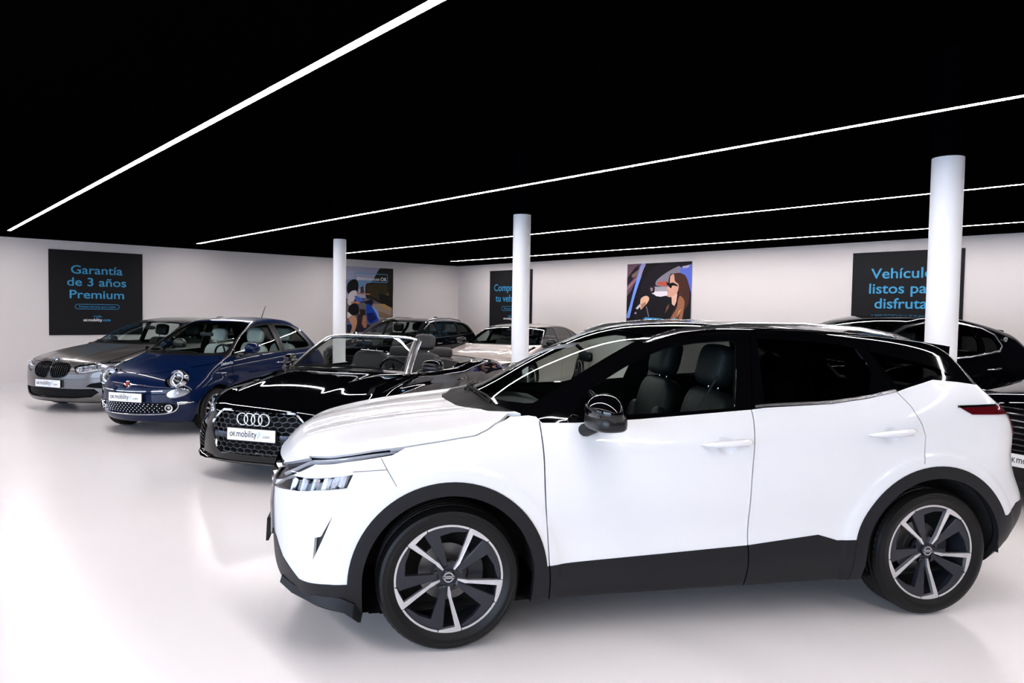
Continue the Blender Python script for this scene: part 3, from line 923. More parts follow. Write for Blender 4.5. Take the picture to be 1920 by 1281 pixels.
def tyre_mesh(Rt, w, rr):
    def mk():
        bm = bmesh.new(); h = w / 2; s = Rt - rr
        prof = [(rr - .012, -h * .82), (rr + .004, -h * .86), (rr + s * .25, -h * .97), (rr + s * .5, -h), (rr + s * .78, -h * .96), (Rt - .014, -h * .86), (Rt - .004, -h * .76)]
        gro = []
        for y in np.linspace(-.5, .5, 4):
            gro += [(Rt - .001, y * h - .011), (Rt - .009, y * h - .008), (Rt - .009, y * h + .008), (Rt - .001, y * h + .011)]
        prof += gro + [(r, -y) for r, y in prof[::-1]]
        # a raised band and a step on the sidewall
        out = []
        for r, y in prof: out.append((r, y))
        k = len(out)
        i = next(i for i in range(k - 1, 0, -1) if abs(out[i][0] - (rr + s * .5)) < 1e-9)
        out[i:i + 1] = [(rr + s * .60, h * 1.0), (rr + s * .58, h * .985), (rr + s * .40, h * .985), (rr + s * .38, h * .998)]
        lathe(bm, out, 72)
        # shoulder blocks
        for sy in (-1, 1):
            for a in range(60):
                t0, t1 = 2 * PI * a / 60, 2 * PI * (a + .62) / 60
                v = []
                for t, (r, y) in [(t0, (Rt - .0015, .72)), (t1, (Rt - .0015, .72)), (t1, (Rt - .0165, .885)), (t0, (Rt - .0165, .885))]:
                    v.append(bm.verts.new((math.cos(t) * r, sy * y * h, math.sin(t) * r)))
                bm.faces.new(v)
        return bm_mesh('tyre', bm, True, 40)
    return cached(('tyre', Rt, w, rr), mk)
def wheel(car, x, y, Rt, w, rr, style, tyre_mat=None, steer=0):
    """a wheel whose outer face looks away from the car's middle line"""
    sgn = 1 if y > 0 else -1
    me = tyre_mesh(Rt, w, rr).copy(); t = link('wheel', me, tyre_mat or M_RUBBER, car)
    t.location = (x, y - sgn * w / 2, Rt); t.rotation_euler = (0, 0, (0 if sgn > 0 else PI) + R(steer))
    face = w / 2 - .022
    def lip():
        dz = .014 if style == 'nissan' else 0; bm = bmesh.new(); lathe(bm, [(rr - .022, -w * .4), (rr - .020, face - .05), (rr - .014, face + .002 - dz), (rr - .004, face + .012 - dz), (rr + .004, face + .010 - dz * .4), (rr + .006, face - .01)], 64); return bm_mesh('rim', bm)
    rim = link('rim', cached(('lip', Rt, w, rr, style == 'nissan'), lip).copy(), M_DARKALLOY if style == 'nissan' else M_SILVER, t)
    def back():
        bm = bmesh.new(); lathe(bm, [(0.0, -.06), (rr - .02, -.06), (rr - .02, -.08), (0, -.08)], 40); return bm_mesh('wheel_back', bm)
    link('inner_barrel', cached(('back', w, rr), back).copy(), M_WELL, t)
    def disc():
        bm = bmesh.new(); r = rr * .54; lathe(bm, [(0.05, -.005), (r * .55, -.005), (r * .56, -.012), (r, -.012), (r, -.03), (.05, -.03)], 48); return bm_mesh('brake_disc', bm)
    link('brake_disc', cached(('disc', rr), disc).copy(), M_BRAKE, t)
    def cal():
        bm = bmesh.new(); r = rr * .62
        prism(bm, pol(arc_pts(r * 1.12, 140, 200, 5) + arc_pts(r * .62, 200, 140, 5)), -.04, .012, 'y', inset=.08); return bm_mesh('caliper', bm, False)
    link('brake_caliper', cached(('cal', rr), cal).copy(), M_DARKALLOY, t)
    if style == 'nissan':
        fr = lambda r: face + .004 - .030 * (1 - min(1, r / rr)) ** 1.5
        for k in range(5):
            a = 72 * k
            def rt(l): return pol([(r, t + a) for r, t in l], rr)
            bm = bmesh.new()
            face_plate(bm, rt([(.17, 60), (.30, 62.5), (.365, 62), (.976, 67.9)] + arc_pts(1.0, 67.5, 42.5, 5) + [(.955, 43.5), (.938, 48.3), (.905, 61.4), (.37, 53.5), (.33, 50.5), (.17, 50)]), lambda r: fr(r) + .001, .022, .0)
            bm_obj('machined_spoke', bm, M_MACHINED, t)
            bm = bmesh.new()
            face_plate(bm, rt([(.17, 46.5), (.55, 47.2), (.919, 48.0), (.958, 43.3)] + arc_pts(.966, 42, 3, 5) + [(.952, -3.6), (.915, -3.0), (.86, 14), (.811, 30.7), (.5, 29), (.2, 23)]), lambda r: fr(r) - .004 - .006 * (1 - min(1, r / rr)), .03, .06)
            bm_obj('dark_spoke', bm, M_DARKALLOY, t)
            bm = bmesh.new()
            face_plate(bm, rt(arc_pts(1.0, 42, -3.5, 7) + arc_pts(.962, -3.5, 42, 7)), lambda r: fr(r) + .001, .008, .0)
            bm_obj('rim_edge', bm, M_MACHINED, t)
            bm = bmesh.new(); b = pol([(.245, 90 + a)], rr)[0]
            lathe(bm, [(0, .012), (.010, .012), (.012, 0), (.012, -.01)], 8); bmesh.ops.translate(bm, verts=bm.verts, vec=(-b[0], fr(.06) - .022, b[1])); bm_obj('wheel_bolt', bm, M_BLACK, t)
        bm = bmesh.new(); lathe(bm, [(0, -.012), (.075, -.012), (.078, -.03), (.0, -.03)], 40); bmesh.ops.translate(bm, verts=bm.verts, vec=(0, fr(0) + .002, 0)); bm_obj('hub', bm, M_DARKALLOY, t, True, 40)
        bm = bmesh.new(); lathe(bm, [(0, .003), (.030, .003), (.035, -.002), (.035, -.02), (0, -.02)], 6); bmesh.ops.translate(bm, verts=bm.verts, vec=(0, fr(0) + .006, 0)); bm_obj('centre_cap', bm, M_DARKALLOY, t, True, 40)
        bm = bmesh.new()
        for a0, a1 in ((22, 158), (202, 338)):
            pts = pol(arc_pts(.0245, a0, a1, 10) + arc_pts(.0205, a1, a0, 10)); prism(bm, [(-u, v) for u, v in pts], fr(0) + .009, fr(0) + .011)
        for z in (-.005, .005): box(bm, (0, fr(0) + .0105, z), (.058, .002, .0022))
        bm_obj('emblem', bm, M_MACHINED, t)
        ey = fr(0) + .0095
        text_obj('NISSAN', .0085, frame_matrix((0, ey, -.003), (-1, 0, 0), (0, 0, 1)), M_MACHINED, t, extrude=.0004, sx=1.3)
    else:
        n, wi, wo, tw, dish = style[:5]
        mt = style[5] if len(style) > 5 else M_SILVER
        fr = lambda r: face + .002 - dish * (1 - min(1, r / rr)) ** 1.4
        for k in range(n):
            a = 360 * k / n + tw
            bm = bmesh.new()
            pts = [(-wi, .16), (-wi * .9, .5), (-wo, .97), (wo, .97), (wi * .9, .5), (wi, .16)]
            pts = [(p * rr, q * rr) for p, q in pts]
            c, s_ = math.cos(R(a)), math.sin(R(a))
            face_plate(bm, [(p * c - q * s_, p * s_ + q * c) for p, q in pts], fr, .03, .10)
            bm_obj('spoke', bm, mt, t)
        bm = bmesh.new(); lathe(bm, [(0, .002), (.05, 0), (.058, -.02), (.0, -.03)], 32); bmesh.ops.translate(bm, verts=bm.verts, vec=(0, fr(.03), 0)); bm_obj('centre_cap', bm, mt, t, True, 40)
    return t
def wheel_well(car, x, r, z, w, yo):
    for s in (1, -1):
        bm = bmesh.new()
        A, B = [], []
        for k in range(25):
            t = R(-3 + 186 * k / 24)
            A.append(bm.verts.new((x + r * math.cos(t), s * yo, z + r * math.sin(t)))); B.append(bm.verts.new((x + r * math.cos(t), s * (yo - w), z + r * math.sin(t))))
        for k in range(24): bm.faces.new((A[k], A[k + 1], B[k + 1], B[k]))
        bm.faces.new(B)
        bm_obj('wheel_arch_liner', bm, M_WELL, car)
def door_mirror(car, c, s, material, stalk_from, foot_mat=None, glass_back=True, yaw=0, name='wing_mirror', base=None, folded=None):
    """c: centre of the left mirror head, s: half sizes; built on both sides"""
    c0 = c
    for sg in (1, -1):
        bm = bmesh.new()
        rt = Matrix.Rotation(R(sg * yaw), 3, 'Z'); c = c0
        if folded and sg < 0: rt = Matrix.Rotation(R(-75), 3, 'Z'); c = folded
        squad(bm, (c[0], sg * c[1], c[2]), s, .95, .88, rt, 28, 20)
        for v in bm.verts:                                  # flat glass face towards the rear
            d = (rt.inverted() @ (v.co - Vector((c[0], sg * c[1], c[2]))))
            if d.x < -s[0] * .35: d.x = -s[0] * .35 + (d.x + s[0] * .35) * .1
            if d.z < 0: d.x = d.x * (1 + .25 * d.z / s[2])
            v.co = rt @ d + Vector((c[0], sg * c[1], c[2]))
        m = bm_obj(name, bm, material, car, True)
        bm = bmesh.new()
        a = Vector((stalk_from[0], sg * stalk_from[1], stalk_from[2])); b = Vector((c[0], sg * c[1], c[2] - s[2] * .55))
        b.y -= sg * s[1] * .35; tube(bm, [a, a + (b - a) * .5 + Vector((0, 0, -.012)), b], .03, 12, rad=[.046, .038, .045], flat=.75)
        bm_obj('mirror_foot', bm, foot_mat or M_PLASTIC, m, True)
        if base is not None:                                # lower half of the head in plastic
            bm = bmesh.new(); squad(bm, (c[0], sg * c[1], c[2] - s[2] * .55), (s[0] * .95, s[1] * .96, s[2] * .52), .5, .7, rt, 24, 12)
            bm_obj('mirror_lower_shell', bm, base, m, True)
def handle(car, a, b, material, out=.02, r=.014, name='door_handle'):
    """bar handle between two surface points, both flanks; a front, b rear"""
    for sg in (1, -1):
        A = Vector((a[0], sg * a[1], a[2])); B = Vector((b[0], sg * b[1], b[2])); o = Vector((0, sg * out, 0))
        bm = bmesh.new()
        tube(bm, [A - o * .2, A + (B - A) * .08 + o * .55, A + (B - A) * .25 + o * .95, A + (B - A) * .6 + o * 1.1, A + (B - A) * .93 + o, B + o * .5, B - o * .3],
             r, 10, rad=[r * .3, r * .6, r * .9, r * 1.05, r * 1.1, r * .9, r * .5], flat=.7)
        bm_obj(name, bm, material, car, True)
def wiper(parent, p0, p1, n, r=.007):
    bm = bmesh.new(); p0, p1, n = Vector(p0), Vector(p1), Vector(n)
    tube(bm, [p0 + n * .02, p0.lerp(p1, .25) + n * .032, p1 + n * .02], r * 1.0, 8); tube(bm, [p0.lerp(p1, .02) + n * .012, p1 * 1.0 + (p1 - p0) * .25 + n * .012], r * .8, 8)
    bm_obj('wiper', bm, M_COWL, parent, True, 50)
def surf(body, x, y=None, z=None, ax='y'):
    """a point of the body surface: given two coordinates, the third"""
    if ax == 'y':
        v = np.linspace(1.15, 0, 1200); f = body.f(np.full(1200, x), v, np.full(1200, z)); i = np.argmax(f < 0); return Vector((x, v[i], z))
    if ax == 'z':
        v = np.linspace(1.8, 0, 1800); f = body.f(np.full(1800, x), np.full(1800, y), v); i = np.argmax(f < 0); return Vector((x, y, v[i]))
    v = np.linspace(1.2, -1, 2200); f = body.f(v, np.full(2200, y), np.full(2200, z)); i = np.argmax(f < 0); return Vector((v[i], y, z))
def nrm(body, p): return Vector(body.normals(np.array([p[:]]))[0])
def ribbon(body, pts, w, lift, ax='y'):
    """a thin raised strip following the surface through (x,z) or (x,y) points"""
    bm = bmesh.new(); secs = []
    P = [surf(body, p[0], z=p[1], ax='y') if ax == 'y' else surf(body, p[0], y=p[1], ax='z') for p in pts]
    for i, p in enumerate(P):
        t = (P[min(i + 1, len(P) - 1)] - P[max(i - 1, 0)]).normalized(); n = nrm(body, p); s = n.cross(t).normalized()
        secs.append([p + s * w / 2 - n * .004, p + s * w / 2 * .7 + n * lift, p - s * w / 2 * .7 + n * lift, p - s * w / 2 - n * .004])
    sweep_sections(bm, secs); return bm
def mirror_y(bm):
    r = bmesh.ops.duplicate(bm, geom=bm.verts[:] + bm.edges[:] + bm.faces[:])
    for v in r['geom']:
        if isinstance(v, bmesh.types.BMVert): v.co.y = -v.co.y
    return bm
def arch_poly(cx, cz, r, down=0.0, a0=-4, a1=184):
    p = [(cx + r * math.cos(R(a)), cz + r * math.sin(R(a))) for a in np.linspace(a0, a1, 40)]
    return p + [(p[-1][0], down), (p[0][0], down)]
def lining(sh, car, skip, mat_=None, off=-0.03):
    labs = [l for l in set(sh.lab) if l not in skip]
    o = sh.obj('cabin_lining', labs, mat_ or M_LINING, car, offset=off)
    return o

# ------------------------------------------------------------------ white crossover: body surface
def arch_flare(wheels, r0, r1, h):
    def g(x, z):
        o = 0
        for cx, cz in wheels:
            d = np.sqrt((x - cx) ** 2 + (z - cz) ** 2)
            o = o + h * (1 - smooth(r0, r1, d))
        return o
    return g
def gauss(x, s): return np.exp(-(x / s) ** 2)
NWB = 2.665
def n_bump(x, z):
    o = arch_flare([(0, .35), (-NWB, .35)], .44, .62, .016)(x, z) + arch_flare([(0, .352), (-NWB + .008, .352)], .535, .560, .005)(x, z)
    mid = smooth(-2.5, -2.0, x) * (1 - smooth(-.75, -.35, x))
    o = o - .022 * mid * gauss(z - .52, .13)                      # scallop above the sill
    # crisp shoulder lines over the wheels
    sh = .5 * (gauss(x - .0, .75) + gauss(x + 2.75, .6))
    o = o + .012 * sh * (1 - smooth(.93, 1.05, z)) * smooth(.75, .93, z)
    for cx, cz in ((-1.415, .968), (-2.365, 1.005)):               # finger dishes behind the handles
        o = o - .020 * (1 - smooth(.012, .055, np.sqrt((x - cx) ** 2 + (z - cz) ** 2)))
    return o
def n_top(x, y):
    y = np.abs(y)
    m = smooth(-.35, -.05, x) * (1 - smooth(.65, .86, x))         # two bonnet ridges running back
    yr = .52 - .10 * (x / .8)
    return m * .016 * (1 - smooth(yr - .16, yr, y) + .0) * 0 + m * .009 * gauss(y - yr, .10) - m * .006 * gauss(y - yr + .2, .12)
NB = Body(
    xr=(-3.62, 1.0), zr=(.12, 1.68), w0=.93,
    top=[(.98, .80), (.90, .865), (.84, .93), (.70, .997), (.45, 1.055), (.15, 1.10), (-.10, 1.127), (-.22, 1.147), (-.30, 1.175), (-.62, 1.345), (-.90, 1.475), (-1.05, 1.530), (-1.25, 1.573),
         (-1.55, 1.597), (-1.9, 1.598), (-2.3, 1.580), (-2.7, 1.543), (-2.87, 1.508), (-2.915, 1.465), (-2.98, 1.355), (-3.10, 1.265), (-3.25, 1.165), (-3.36, 1.08), (-3.42, 1.0), (-3.62, .70)],
    bend=[(1.0, .30), (.6, .22), (.2, .12), (-.1, .17), (-.3, .24), (-.9, .24), (-1.3, .12), (-1.8, 0), (-2.7, -.05), (-3.0, -.10), (-3.4, -.12)],
    crown=[(.9, .06), (.5, .07), (0, .075), (-.3, .03), (-.9, .04), (-1.3, .075), (-2.2, .08), (-2.9, .07), (-3.4, .03)],
    width=[(1.0, .90), (.6, .905), (.1, .912), (-.5, .908), (-1.4, .908), (-2.1, .911), (-2.7, .915), (-3.1, .905), (-3.6, .875)],
    belt=[(1.0, .97), (.4, 1.02), (-.2, 1.08), (-.9, 1.10), (-1.6, 1.135), (-2.3, 1.19), (-2.7, 1.27), (-2.85, 1.29), (-3.2, 1.22), (-3.5, 1.1)],
    section=[(0, .075), (.08, .04), (.16, .014), (.30, .008), (.50, .004), (.70, 0), (.82, .0), (.92, .016), (1.0, .045)],
    tumble=[(.5, .5), (-.4, .44), (-1.5, .43), (-2.6, .47), (-3.1, .52)], tcurve=.15,
    front=[(.12, .60), (.17, .74), (.24, .86), (.32, .885), (.5, .895), (.7, .905), (.80, .90), (.90, .86), (1.0, .80), (1.2, .6)], fc=.30, fp=2.6,
    rear=[(.12, -3.10), (.25, -3.24), (.40, -3.40), (.55, -3.47), (.66, -3.45), (.76, -3.395), (.88, -3.37), (1.0, -3.385), (1.1, -3.385), (1.25, -3.33), (1.6, -3.1)], rc=.16, rp=2.8,
    bottom=[(1.0, .21), (.45, .17), (-.4, .20), (-2.2, .21), (-3.0, .24), (-3.5, .30)],
    r_top=[(.9, .10), (.3, .09), (-.2, .05), (-.5, .035), (-1.2, .05), (-2.5, .05), (-3.1, .05), (-3.4, .08)],
    rf=.10, rr=.22, bump=n_bump, topbump=n_top)

# ------------------------------------------------------------------ white crossover: parts
def build_nissan():
    car = empty('car', (-3.57103240, 2.49127234, 0), 4.19455792)
    tag(car, 'white crossover with black roof and two-tone alloy wheels filling the right foreground', 'car', 'cars on display')
    WP = mat('white_paint', (0.78, 0.78, 0.79), 0.35, 0, 0.5, 1.0, 0.06)
    sh = Shell(NB, .0175)
    F1, F2 = (0, .352), (-NWB + .008, .352)
    belt = [(-.454, 1.093), (-.626, 1.091), (-.962, 1.105), (-1.25, 1.124), (-1.573, 1.146), (-1.65, 1.155), (-2.04, 1.172), (-2.26, 1.199), (-2.436, 1.235), (-2.51, 1.258), (-2.662, 1.300), (-2.81, 1.288), (-2.95, 1.27)]
    # black upper body
    sh.cut('side', [(-.36, 1.13), (-.425, 1.122), (-.445, 1.100)] + belt + [(-3.06, 1.31), (-3.1, 1.7), (-.2, 1.7), (-.2, 1.16)], 'roof')
    # bonnet
    hl = [(.92, .862), (.80, .872), (.666, .916), (.50, .951), (.363, .973), (.214, .990), (0, 1.021), (-.123, 1.040), (-.18, 1.064), (-.222, 1.088), (-.305, 1.121), (-.40, 1.131)]
    sh.cut('side', hl + [(-.40, 1.3), (1.05, 1.3), (1.05, .862)], 'bonnet', only=['body'])
    sh.cut('side', stroke2(hl[2:], .007), 'gap', where=lambda c, n: np.abs(c[:, 1]) > .6, only=['body', 'bonnet'])
    # cowl and windscreen, cut from above
    cw = [(-.045, 0), (-.055, .125), (-.09, .30), (-.15, .48), (-.22, .61), (-.32, .71), (-.45, .80)]
    cowl = cw + [(-.9, .80), (-.9, -.80)] + [(x, -y) for x, y in cw[::-1]][:-1]
    sh.cut('top', cowl, 'cowl', where=lambda c, n: (c[:, 2] > 1.0), only=['body', 'bonnet'])
    ws = [(-.235, 0), (-.25, .15), (-.285, .35), (-.34, .52), (-.405, .655), (-.44, .700), (-.60, .672), (-.80, .628), (-1.0, .570), (-1.095, .53), (-1.12, .47), (-1.10, .30), (-1.085, 0)]
    sh.cut('top', ws + [(x, -y) for x, y in ws[::-1]][1:-1], 'windscreen', where=lambda c, n: c[:, 2] > 1.0, only=['roof', 'cowl'])
    # side windows
    SW = side_where(.5, .2)
    fw = [(-.60, 1.118, 1), (-.70, 1.240), (-.87, 1.345), (-1.02, 1.418), (-1.16, 1.466), (-1.324, 1.497), (-1.555, 1.512, 1), (-1.575, 1.497, 1), (-1.485, 1.158, 1), (-1.2, 1.139)]
    sh.cut('side', spline2(fw), 'window_front', where=SW, only=['roof'])
    rw = [(-1.690, 1.512, 1), (-1.655, 1.176, 1), (-2.04, 1.192), (-2.265, 1.219, 1), (-2.315, 1.350), (-2.262, 1.466, 1), (-2.15, 1.487), (-1.95, 1.503)]
    sh.cut('side', spline2(rw), 'window_rear', where=SW, only=['roof'])
    qw = [(-2.34, 1.452, 1), (-2.45, 1.255, 1), (-2.53, 1.278), (-2.655, 1.322, 1), (-2.78, 1.322, 1), (-2.70, 1.365), (-2.52, 1.412)]
    sh.cut('side', spline2(qw), 'window_quarter', where=SW, only=['roof'])
    # arches, cladding, bumpers
    AW = side_where(.45, .0)
    sh.cut('side', arch_poly(*F1, .478), 'arch_trim', where=AW, only=['body'])
    sh.cut('side', arch_poly(*F2, .485), 'arch_trim', where=AW, only=['body'])
    sill = [(-.34, .392), (-.498, .396), (-1.0, .416), (-1.561, .440), (-1.969, .477), (-2.081, .443), (-2.2, .447), (-2.2, .0), (-.34, .0)]
    sh.cut('side', sill, 'sill_trim', where=AW, only=['body'])
    sh.cut('side', [(.44, .362), (.627, .352), (.707, .347), (.80, .405), (.845, .47), (1.1, .50), (1.1, 0), (.44, 0)], 'front_apron', only=['body'])
    sh.cut('side', [(-3.02, .553), (-3.13, .545), (-3.22, .603), (-3.7, .64), (-3.7, 0), (-3.0, 0)], 'rear_apron', only=['body'])
    sh.cut('side', [(.7, 0), (.7, .32), (-3.4, .42), (-3.4, 0)], 'underside', where=lambda c, n: n[:, 2] < -.45, only=['body', 'front_apron', 'rear_apron'])
    sh.cut('side', arch_poly(*F1, .412), 'hole', where=AW)
    sh.cut('side', arch_poly(*F2, .418), 'hole', where=AW)
    # lamps
    sh.cut('side', [(.80, .852), (.75, .876), (.666, .913), (.50, .948), (.363, .970), (.214, .986), (.277, .956), (.363, .943), (.484, .926), (.632, .898), (.70, .855), (.742, .828), (.80, .79), (.88, .745), (.88, .80)], 'light_strip', where=lambda c, n: np.abs(c[:, 1]) > .40, only=['body', 'bonnet'])
    sh.cut('side', [(.862, .726), (.80, .79), (.742, .827), (.60, .852), (.454, .872), (.483, .807), (.629, .793), (.767, .758)], 'headlamp', where=lambda c, n: np.abs(c[:, 1]) > .42, only=['body', 'light_strip'])
    g = [(.47, .855), (.43, .74), (.36, .50), (.30, .42)]
    sh.cut('front', g + [(-y, z) for y, z in g[::-1]], 'grille', where=lambda c, n: c[:, 0] > .6, only=['body', 'light_strip', 'headlamp', 'front_apron'])
    sh.cut('side', [(.545, .682), (.600, .580), (.628, .572), (.637, .462), (.592, .566)], 'vent', where=AW, only=['body'])
    sh.cut('side', [(-2.785, 1.154), (-2.866, 1.113), (-3.103, 1.109), (-3.15, 1.10), (-3.18, 1.03), (-3.20, .98), (-3.6, .98), (-3.6, 1.15), (-3.2, 1.162)], 'tail_lamp', where=lambda c, n: np.abs(c[:, 1]) > .35, only=['body'])
    # rear window
    sh.cut('front', [(-.60, 1.20), (-.54, 1.43), (.54, 1.43), (.60, 1.20)], 'window_back', where=lambda c, n: c[:, 0] < -2.93)
    # doors
    fd = [(-.452, 1.08), (-.452, .953), (-.468, .69), (-.489, .40), (-.505, .22), (-1.565, .22), (-1.561, .44), (-1.561, .789), (-1.579, 1.116), (-1.576, 1.147), (-1.66, 1.545), (-1.42, 1.531), (-1.20, 1.497), (-.94, 1.37), (-.62, 1.225), (-.46, 1.11)]
    rd = [(-1.660, 1.545), (-1.576, 1.147), (-1.579, 1.116), (-1.561, .789), (-1.561, .44), (-1.565, .22), (-2.13, .22), (-2.165, .40), (-2.20, .52), (-2.29, .70), (-2.42, .81), (-2.563, .851), (-2.575, 1.003), (-2.552, 1.065), (-2.498, 1.158), (-2.436, 1.234), (-2.331, 1.480), (-2.20, 1.505), (-1.95, 1.53)]
    gp = dict(where=AW, only=['body', 'roof', 'sill_trim'])
    sh.cut('side', stroke2([(-.44, 1.10), (-.452, .953), (-.468, .69), (-.489, .40), (-.505, .19)], .007), 'gap', **gp)
    sh.cut('side', stroke2([(-1.657, 1.53), (-1.576, 1.147), (-1.579, 1.116), (-1.561, .789), (-1.561, .44), (-1.566, .19)], .007), 'gap', **gp)
    sh.cut('side', stroke2([(-2.331, 1.480), (-2.436, 1.234), (-2.498, 1.158), (-2.552, 1.065), (-2.575, 1.003), (-2.563, .85)], .0065), 'gap', **gp)
    sh.cut('side', stroke2([(.327, .945), (.294, .883), (.255, .815)], .003), 'gap', **gp)
    sh.cut('side', stroke2([(.455, .885), (.30, .892)], .0028), 'gap', **gp)
    sh.cut('side', fd, 'front_door', where=AW, only=['body'])
    sh.cut('side', rd, 'rear_door', where=AW, only=['body'])
    bt = [(-1.60, 1.161), (-1.65, 1.167), (-2.04, 1.182), (-2.26, 1.209), (-2.436, 1.243)]
    sh.cut('side', stroke2(bt, .013), 'belt_trim', where=AW, only=['roof'])
    sh.cut('top', [(-2.85, -.55), (-2.98, -.55), (-2.98, .55), (-2.85, .55)], 'spoiler', where=lambda c, n: c[:, 2] > 1.42, only=['roof'])
    # hand the pieces out
    body = sh.obj('body', 'body', WP, car, thick=.02)
    sh.obj('bonnet', 'bonnet', WP, car, thick=.015)
    for sg, wh in ((1, LEFT), (-1, RIGHT)):
        d = sh.obj('door', 'front_door', WP, car, thick=.02, mask=wh)
        sh.obj('window', 'window_front', G_CLEAR, d, offset=-.006, mask=wh)
        d2 = sh.obj('door', 'rear_door', WP, car, thick=.02, mask=wh)
        w = sh.obj('window', 'window_rear', G_TINT, d2, offset=-.005, mask=wh); w['label'] = 'dark tinted glass'
        w = sh.obj('quarter_window', 'window_quarter', G_TINT, car, offset=-.003, mask=wh); w['label'] = 'dark tinted glass'
    sh.obj('roof', ['roof', 'spoiler'], M_BLACK, car, thick=.012)['label'] = 'gloss black roof and pillars'
    for wh in (LEFT, RIGHT): sh.obj('belt_trim', 'belt_trim', M_SILVER, car, offset=.004, thick=.01, mask=wh)
    sh.obj('cowl', 'cowl', M_COWL, car, offset=-.006, thick=.01)
    sh.obj('windscreen', 'windscreen', glass('windscreen_glass', (.62, .68, .66)), car, offset=-.002)
    w = sh.obj('rear_window', 'window_back', G_TINT, car)
    sh.obj('wheel_arch_trim', 'arch_trim', M_PLASTIC, car, offset=.006, thick=.03)
    sh.obj('sill_trim', 'sill_trim', M_PLASTIC, car, offset=.004, thick=.02)
    sh.obj('front_bumper_trim', 'front_apron', M_PLASTIC, car, offset=.003, thick=.02)
    sh.obj('rear_bumper_trim', 'rear_apron', M_PLASTIC, car, offset=.004, thick=.02)
    sh.obj('underside', 'underside', M_WELL, car)
    sh.obj('grille', 'grille', mat('grille_black', (.006, .006, .007), .35), car, offset=-.03)
    sh.obj('bumper_vent', 'vent', M_TRIM, car, offset=-.02)
    for wh in (LEFT, RIGHT):
        l = sh.obj('daytime_light', 'light_strip', M_LAMPDK, car, offset=-.022, mask=wh)
        sh.obj('lens', 'light_strip', G_LAMP, l, offset=.001, mask=wh)
        l = sh.obj('headlamp', 'headlamp', M_LAMPDK, car, offset=-.05, mask=wh)
        sh.obj('lens', 'headlamp', G_LAMP, l, offset=.001, mask=wh)
        l = sh.obj('tail_lamp', 'tail_lamp', M_RED, car, offset=.006, thick=.02, mask=wh)
    for o in [c for c in car.children if c.name.startswith('daytime_light')]:
        sg = 1 if np.mean([v.co.y for v in o.data.vertices]) > 0 else -1
        bm = bmesh.new(); secs = []
        for p in ((.80, .815), (.76, .842), (.72, .868), (.69, .888), (.655, .905), (.60, .918), (.50, .937), (.40, .953), (.30, .967), (.255, .972)):
            q = surf(NB, p[0], z=p[1]); n = nrm(NB, q); q = q - n * .012
            w = .011 if p[0] > .45 else (.009 if p[0] > .35 else (.006 if p[0] > .28 else .002))
            secs.append([(q.x, sg * q.y, q.z - w), (q.x + n.x * .006, sg * (q.y + n.y * .006), q.z - w * .4), (q.x + n.x * .008, sg * (q.y + n.y * .008), q.z + w * .5), (q.x - n.x * .01, sg * (q.y - n.y * .01), q.z + w)])
        sweep_sections(bm, secs); bm_obj('light_guide', bm, mat('light_guide_grey', (.50, .53, .58), .22, .6), o, True, 40)
    for o in [c for c in car.children if c.name.startswith('headlamp')]:
        sg = 1 if np.mean([v.co.y for v in o.data.vertices]) > 0 else -1
        for k, (x, z, ww) in enumerate(((.50, .84, .035), (.545, .832, .03), (.60, .826, .035), (.66, .818, .035), (.72, .80, .03), (.775, .785, .03))):
            q = surf(NB, x, z=z); n = nrm(NB, q); q = q - n * .028
            t = Vector((-n.y, n.x, 0)).normalized()
            bm = bmesh.new(); secs = []
            for a, zz in ((-.5, .030), (-.2, .034), (.3, .034), (.6, .026)):
                c = q + t * (a * ww); c -= n * (.012 * a * a * 4)
                secs.append([(c.x - .008 * (1 if zz > 0 else 0), sg * c.y, c.z + zz), (c.x + .010, sg * c.y, c.z - zz), (c.x + .010 - n.x * .02, sg * (c.y - n.y * .02), c.z - zz), (c.x - n.x * .02, sg * (c.y - n.y * .02), c.z + zz)])
            sweep_sections(bm, secs); bm_obj('reflector', bm, M_LAMPIN if k % 2 else M_LAMPWH, o, False)
    # bright V around the grille
    for sg in (1, -1):
        bm = bmesh.new(); secs = []
        for y, z in ((.50, .835), (.47, .78), (.42, .64), (.36, .50), (.31, .44)):
            q = surf(NB, None, y=y, z=z, ax='x'); secs.append([(q.x + .006, sg * (y + .022), z), (q.x + .016, sg * y, z), (q.x + .006, sg * (y - .022), z), (q.x - .02, sg * y, z)])
        sweep_sections(bm, secs); bm_obj('grille_bar', bm, mat('dark_chrome', (.22, .21, .22), .12, 1.0), car, True, 40)
    for k in range(9):
        z = .46 + k * .044; hw = .28 + (z - .44) * .40
        bm = bmesh.new(); secs = []
        for y in np.linspace(-hw, hw, 9):
            q = surf(NB, None, y=abs(y), z=z, ax='x'); secs.append([(q.x - .004, y, z - .012), (q.x - .002, y, z + .004), (q.x - .03, y, z + .006), (q.x - .03, y, z - .012)])
        sweep_sections(bm, secs); bm_obj('grille_slat', bm, M_BLACK, car)
    # lower lip with a splitter corner
    for sg in (1, -1):
        bm = bmesh.new(); secs = []
        for x, z, y, h in ((.80, .27, .56, .03), (.73, .265, .70, .035), (.62, .255, .83, .04), (.50, .24, .885, .05), (.44, .20, .885, .06), (.415, .165, .86, .03)):
            secs.append([(x + .006, sg * (y + .016), z + h), (x + .014, sg * (y + .024), z), (x, sg * (y - .01), z - h * .5), (x - .01, sg * (y - .03), z + h)])
        sweep_sections(bm, secs); bm_obj('bumper_lip', bm, M_PLASTIC, car, True, 40)
    q = surf(NB, None, y=0, z=.45, ax='x')
    plate(car, frame_matrix((q.x + .022, 0, .445), (0, 1, 0), (-.05, 0, 1)))
